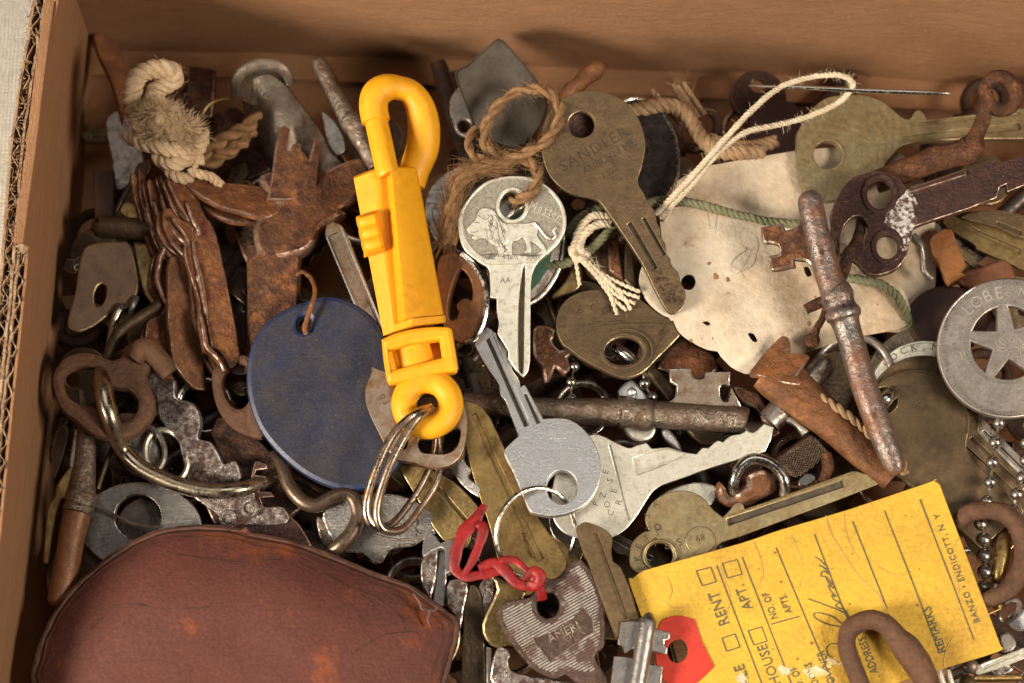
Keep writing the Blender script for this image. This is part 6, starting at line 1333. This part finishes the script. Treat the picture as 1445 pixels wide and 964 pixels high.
for lab, q, z, m_ in (('bright tilted key edge catching the light, left of the red ribbon', BC((115, 170), (165, 150, 1), (150, 320), (120, 450, 1), (70, 380), (60, 240)), -1, rustp), ('dark upright key blade right of the bright tilted edge', BC((170, 150, 1), (215, 150, 1), (210, 480), (130, 470, 1)), -3, greysteel), ('pitted steel key edge under the red ribbon', BC((235, 340), (345, 360), (320, 520, 1), (300, 640), (270, 560), (215, 480)), -2, rustp), ('long dark key blade running down to the bottom edge', BC((355, 370, 1), (400, 380), (440, 520), (455, 1000, 1), (300, 1000, 1), (320, 560)), -2.6, bronzed), ('rusty black key piece between ribbon and brass key', BC((400, 400), (470, 310), (510, 400), (450, 560), (410, 500)), -3, rustp), ('thin dark disc edge behind the pouch tear', BC((250, 600), (300, 650), (280, 780), (200, 890), (150, 900), (220, 720)), -2, bronzed), ('pale key blade upright at the bottom edge left of the ridged key', BC((455, 740, 1), (490, 750, 1), (490, 1000, 1), (455, 1000, 1)), -1.6, steel), ('pitted white-flecked plate below the ridged key', AM((0, 715), (110, 735), (90, 800), (110, 870), (200, 905), (380, 930), (560, 960), (560, 1020), (0, 1020)), 1.2, rustp)):
    one('worn_key', lab, 'key', MB().flat(sm(q, 3), Plane([(650, 850, z), (700, 850, z+.3), (650, 900, z-.6)]), 2, .4), m_)
one('mirror_plate', 'small tilted steel plate flashing bright white left of the ribbon', 'plate', MB().flat(sm(BC((75, 90), (110, 55), (150, 70), (180, 110), (250, 95), (245, 280, 1), (210, 290), (200, 150), (130, 160), (70, 195)), 3), Plane([(600, 770, -1.6), (640, 770, .9), (600, 800, .6)]), 1.5, .3), silver)
# ================================================================== deep layer: more old keys fill the box below
LM = [('yellow clip', 570, 330), ('blue fob', 455, 555), ('rope knot', 230, 170), ('lion key', 722, 360), ('bronze SANDLER key', 850, 240), ('paper tag', 1100, 360), ('star token', 1423, 490),
      ('yellow card', 1150, 850), ('leather pouch', 340, 860), ('iron barrel key', 900, 585), ('silver key', 780, 650), ('rusty tube', 1165, 590), ('padlock key stack', 1300, 560), ('clover key', 1240, 310),
      ('oval-bowed rusty key', 150, 560), ('washer', 200, 740), ('bent steel strip', 400, 150), ('ridged corroded key', 780, 880), ('three-lobed brass key', 1000, 750), ('rusty flat bunch', 280, 400),
      ('grey block', 700, 140), ('tan rope', 1000, 190), ('split ring', 565, 690), ('thick ring', 240, 670), ('bronze oval-holed head', 870, 470), ('needle', 1200, 125), ('oval link', 1400, 780)]
def proto_flat(r, ln, wd, seed):
    g = random.Random(seed); o = [(r*math.cos(R(a)), r*math.sin(R(a))) for a in range(35, 326, 15)]
    top = []; x = r*1.0; o += [(r*.95, -wd/2, 1)]; o += [(ln, -wd/2, 1), (ln+wd*.5, 0, 1)]
    x = ln
    while x > r*1.5:
        o.append((x, wd/2-g.uniform(0, wd*.3), 1)); x -= g.uniform(5, 9)
    o.append((r*1.05, wd/2, 1)); o = sm(o, 3)
    return MB().key([(722+p[0], 482+p[1]) for p in o], Plane(0), 2.0, [circ(722-r*.4, 482, r*.26, n=20)], [slot((722+r*1.2, 482-wd*.2), (722+ln*.95, 482-wd*.2), wd*.2)], .7, b=.3)
deep = []
def put(src, px, py, z, rot, tx, ty):
    o = src.copy(); SC.collection.objects.link(o); o.location = P(px, py, z); o.rotation_euler = (R(tx), R(ty), R(rot)); 
    for ch in src.children:
        c = ch.copy(); SC.collection.objects.link(c); c.parent = o
    return o
protos = []
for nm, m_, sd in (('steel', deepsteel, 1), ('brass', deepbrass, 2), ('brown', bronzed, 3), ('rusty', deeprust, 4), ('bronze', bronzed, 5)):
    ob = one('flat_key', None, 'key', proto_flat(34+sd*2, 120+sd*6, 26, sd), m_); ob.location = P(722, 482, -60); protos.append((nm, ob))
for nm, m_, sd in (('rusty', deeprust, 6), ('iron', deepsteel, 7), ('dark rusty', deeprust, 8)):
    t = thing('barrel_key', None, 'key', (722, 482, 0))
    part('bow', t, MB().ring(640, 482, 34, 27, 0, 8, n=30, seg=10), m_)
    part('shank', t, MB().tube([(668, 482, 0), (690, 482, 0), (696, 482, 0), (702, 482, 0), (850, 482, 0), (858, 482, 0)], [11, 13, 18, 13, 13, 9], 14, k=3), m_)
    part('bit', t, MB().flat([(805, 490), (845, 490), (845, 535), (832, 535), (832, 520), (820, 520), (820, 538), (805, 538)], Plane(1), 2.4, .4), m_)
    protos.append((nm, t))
for nm, m_ in (('steel', chrome), ('dull steel', steel)):
    rgm = MB().ring(722, 482, 38, 38, 0, 4.5, n=44, seg=10); rgm.ring(722, 482, 38, 38, 1.5, 4.5, n=44, seg=10)
    ob = one('key_ring', None, 'key ring', rgm, m_); ob.location = P(722, 482, -60); protos.append((nm, ob))
first = {id(o): True for _, o in protos}
g = random.Random(41); k = 0
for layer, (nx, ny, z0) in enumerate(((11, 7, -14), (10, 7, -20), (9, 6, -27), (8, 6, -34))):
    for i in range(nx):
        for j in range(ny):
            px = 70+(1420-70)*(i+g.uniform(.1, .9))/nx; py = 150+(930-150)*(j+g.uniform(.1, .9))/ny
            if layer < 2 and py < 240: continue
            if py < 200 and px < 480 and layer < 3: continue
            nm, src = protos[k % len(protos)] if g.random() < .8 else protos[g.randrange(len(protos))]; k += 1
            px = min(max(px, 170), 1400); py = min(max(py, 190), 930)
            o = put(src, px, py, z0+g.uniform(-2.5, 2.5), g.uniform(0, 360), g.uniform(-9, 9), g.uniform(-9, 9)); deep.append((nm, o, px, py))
for nm, src in protos:
    for ch in list(src.children): bpy.data.objects.remove(ch)
    bpy.data.objects.remove(src)
# keep only the ones the view shows; name each by what it lies beside
bpy.context.view_layer.update(); dg = bpy.context.evaluated_depsgraph_get(); seen = {}
for iy in range(0, 964, 3):
    for ix in range(0, 1445, 3):
        hit, loc, nrm, idx, ob, mw = SC.ray_cast(dg, CO, ray(ix, iy).normalized())
        if hit:
            r_ = ob.original
            while r_.parent: r_ = r_.parent
            s_ = seen.setdefault(r_.name, [0, 0, 0]); s_[0] += 1; s_[1] += ix; s_[2] += iy
used = set()
for nm, o, px, py in deep:
    s_ = seen.get(o.name)
    if not s_ or s_[0] < 9:
        for ch in list(o.children): bpy.data.objects.remove(ch)
        bpy.data.objects.remove(o); continue
    x, y = s_[1]/s_[0], s_[2]/s_[0]; shape = 'barrel key' if o.type == 'EMPTY' else 'split ring' if o.name.startswith('key_ring') else 'flat key'
    for lm in sorted(LM, key=lambda l: (l[1]-x)**2+(l[2]-y)**2):
        dx, dy = x-lm[1], y-lm[2]
        if abs(dx) < 30 and abs(dy) < 30: d = 'under'
        elif abs(dx) > abs(dy)*2: d = 'right of' if dx > 0 else 'left of'
        elif abs(dy) > abs(dx)*2: d = 'below' if dy > 0 else 'above'
        else: d = ('lower ' if dy > 0 else 'upper ')+('right of' if dx > 0 else 'left of')
        lab = '%s %s deep in the pile, %s the %s' % (nm, shape, d, lm[0])
        if lab not in used: break
    used.add(lab); o['label'] = lab; o['group'] = 'old keys filling the bottom of the box'
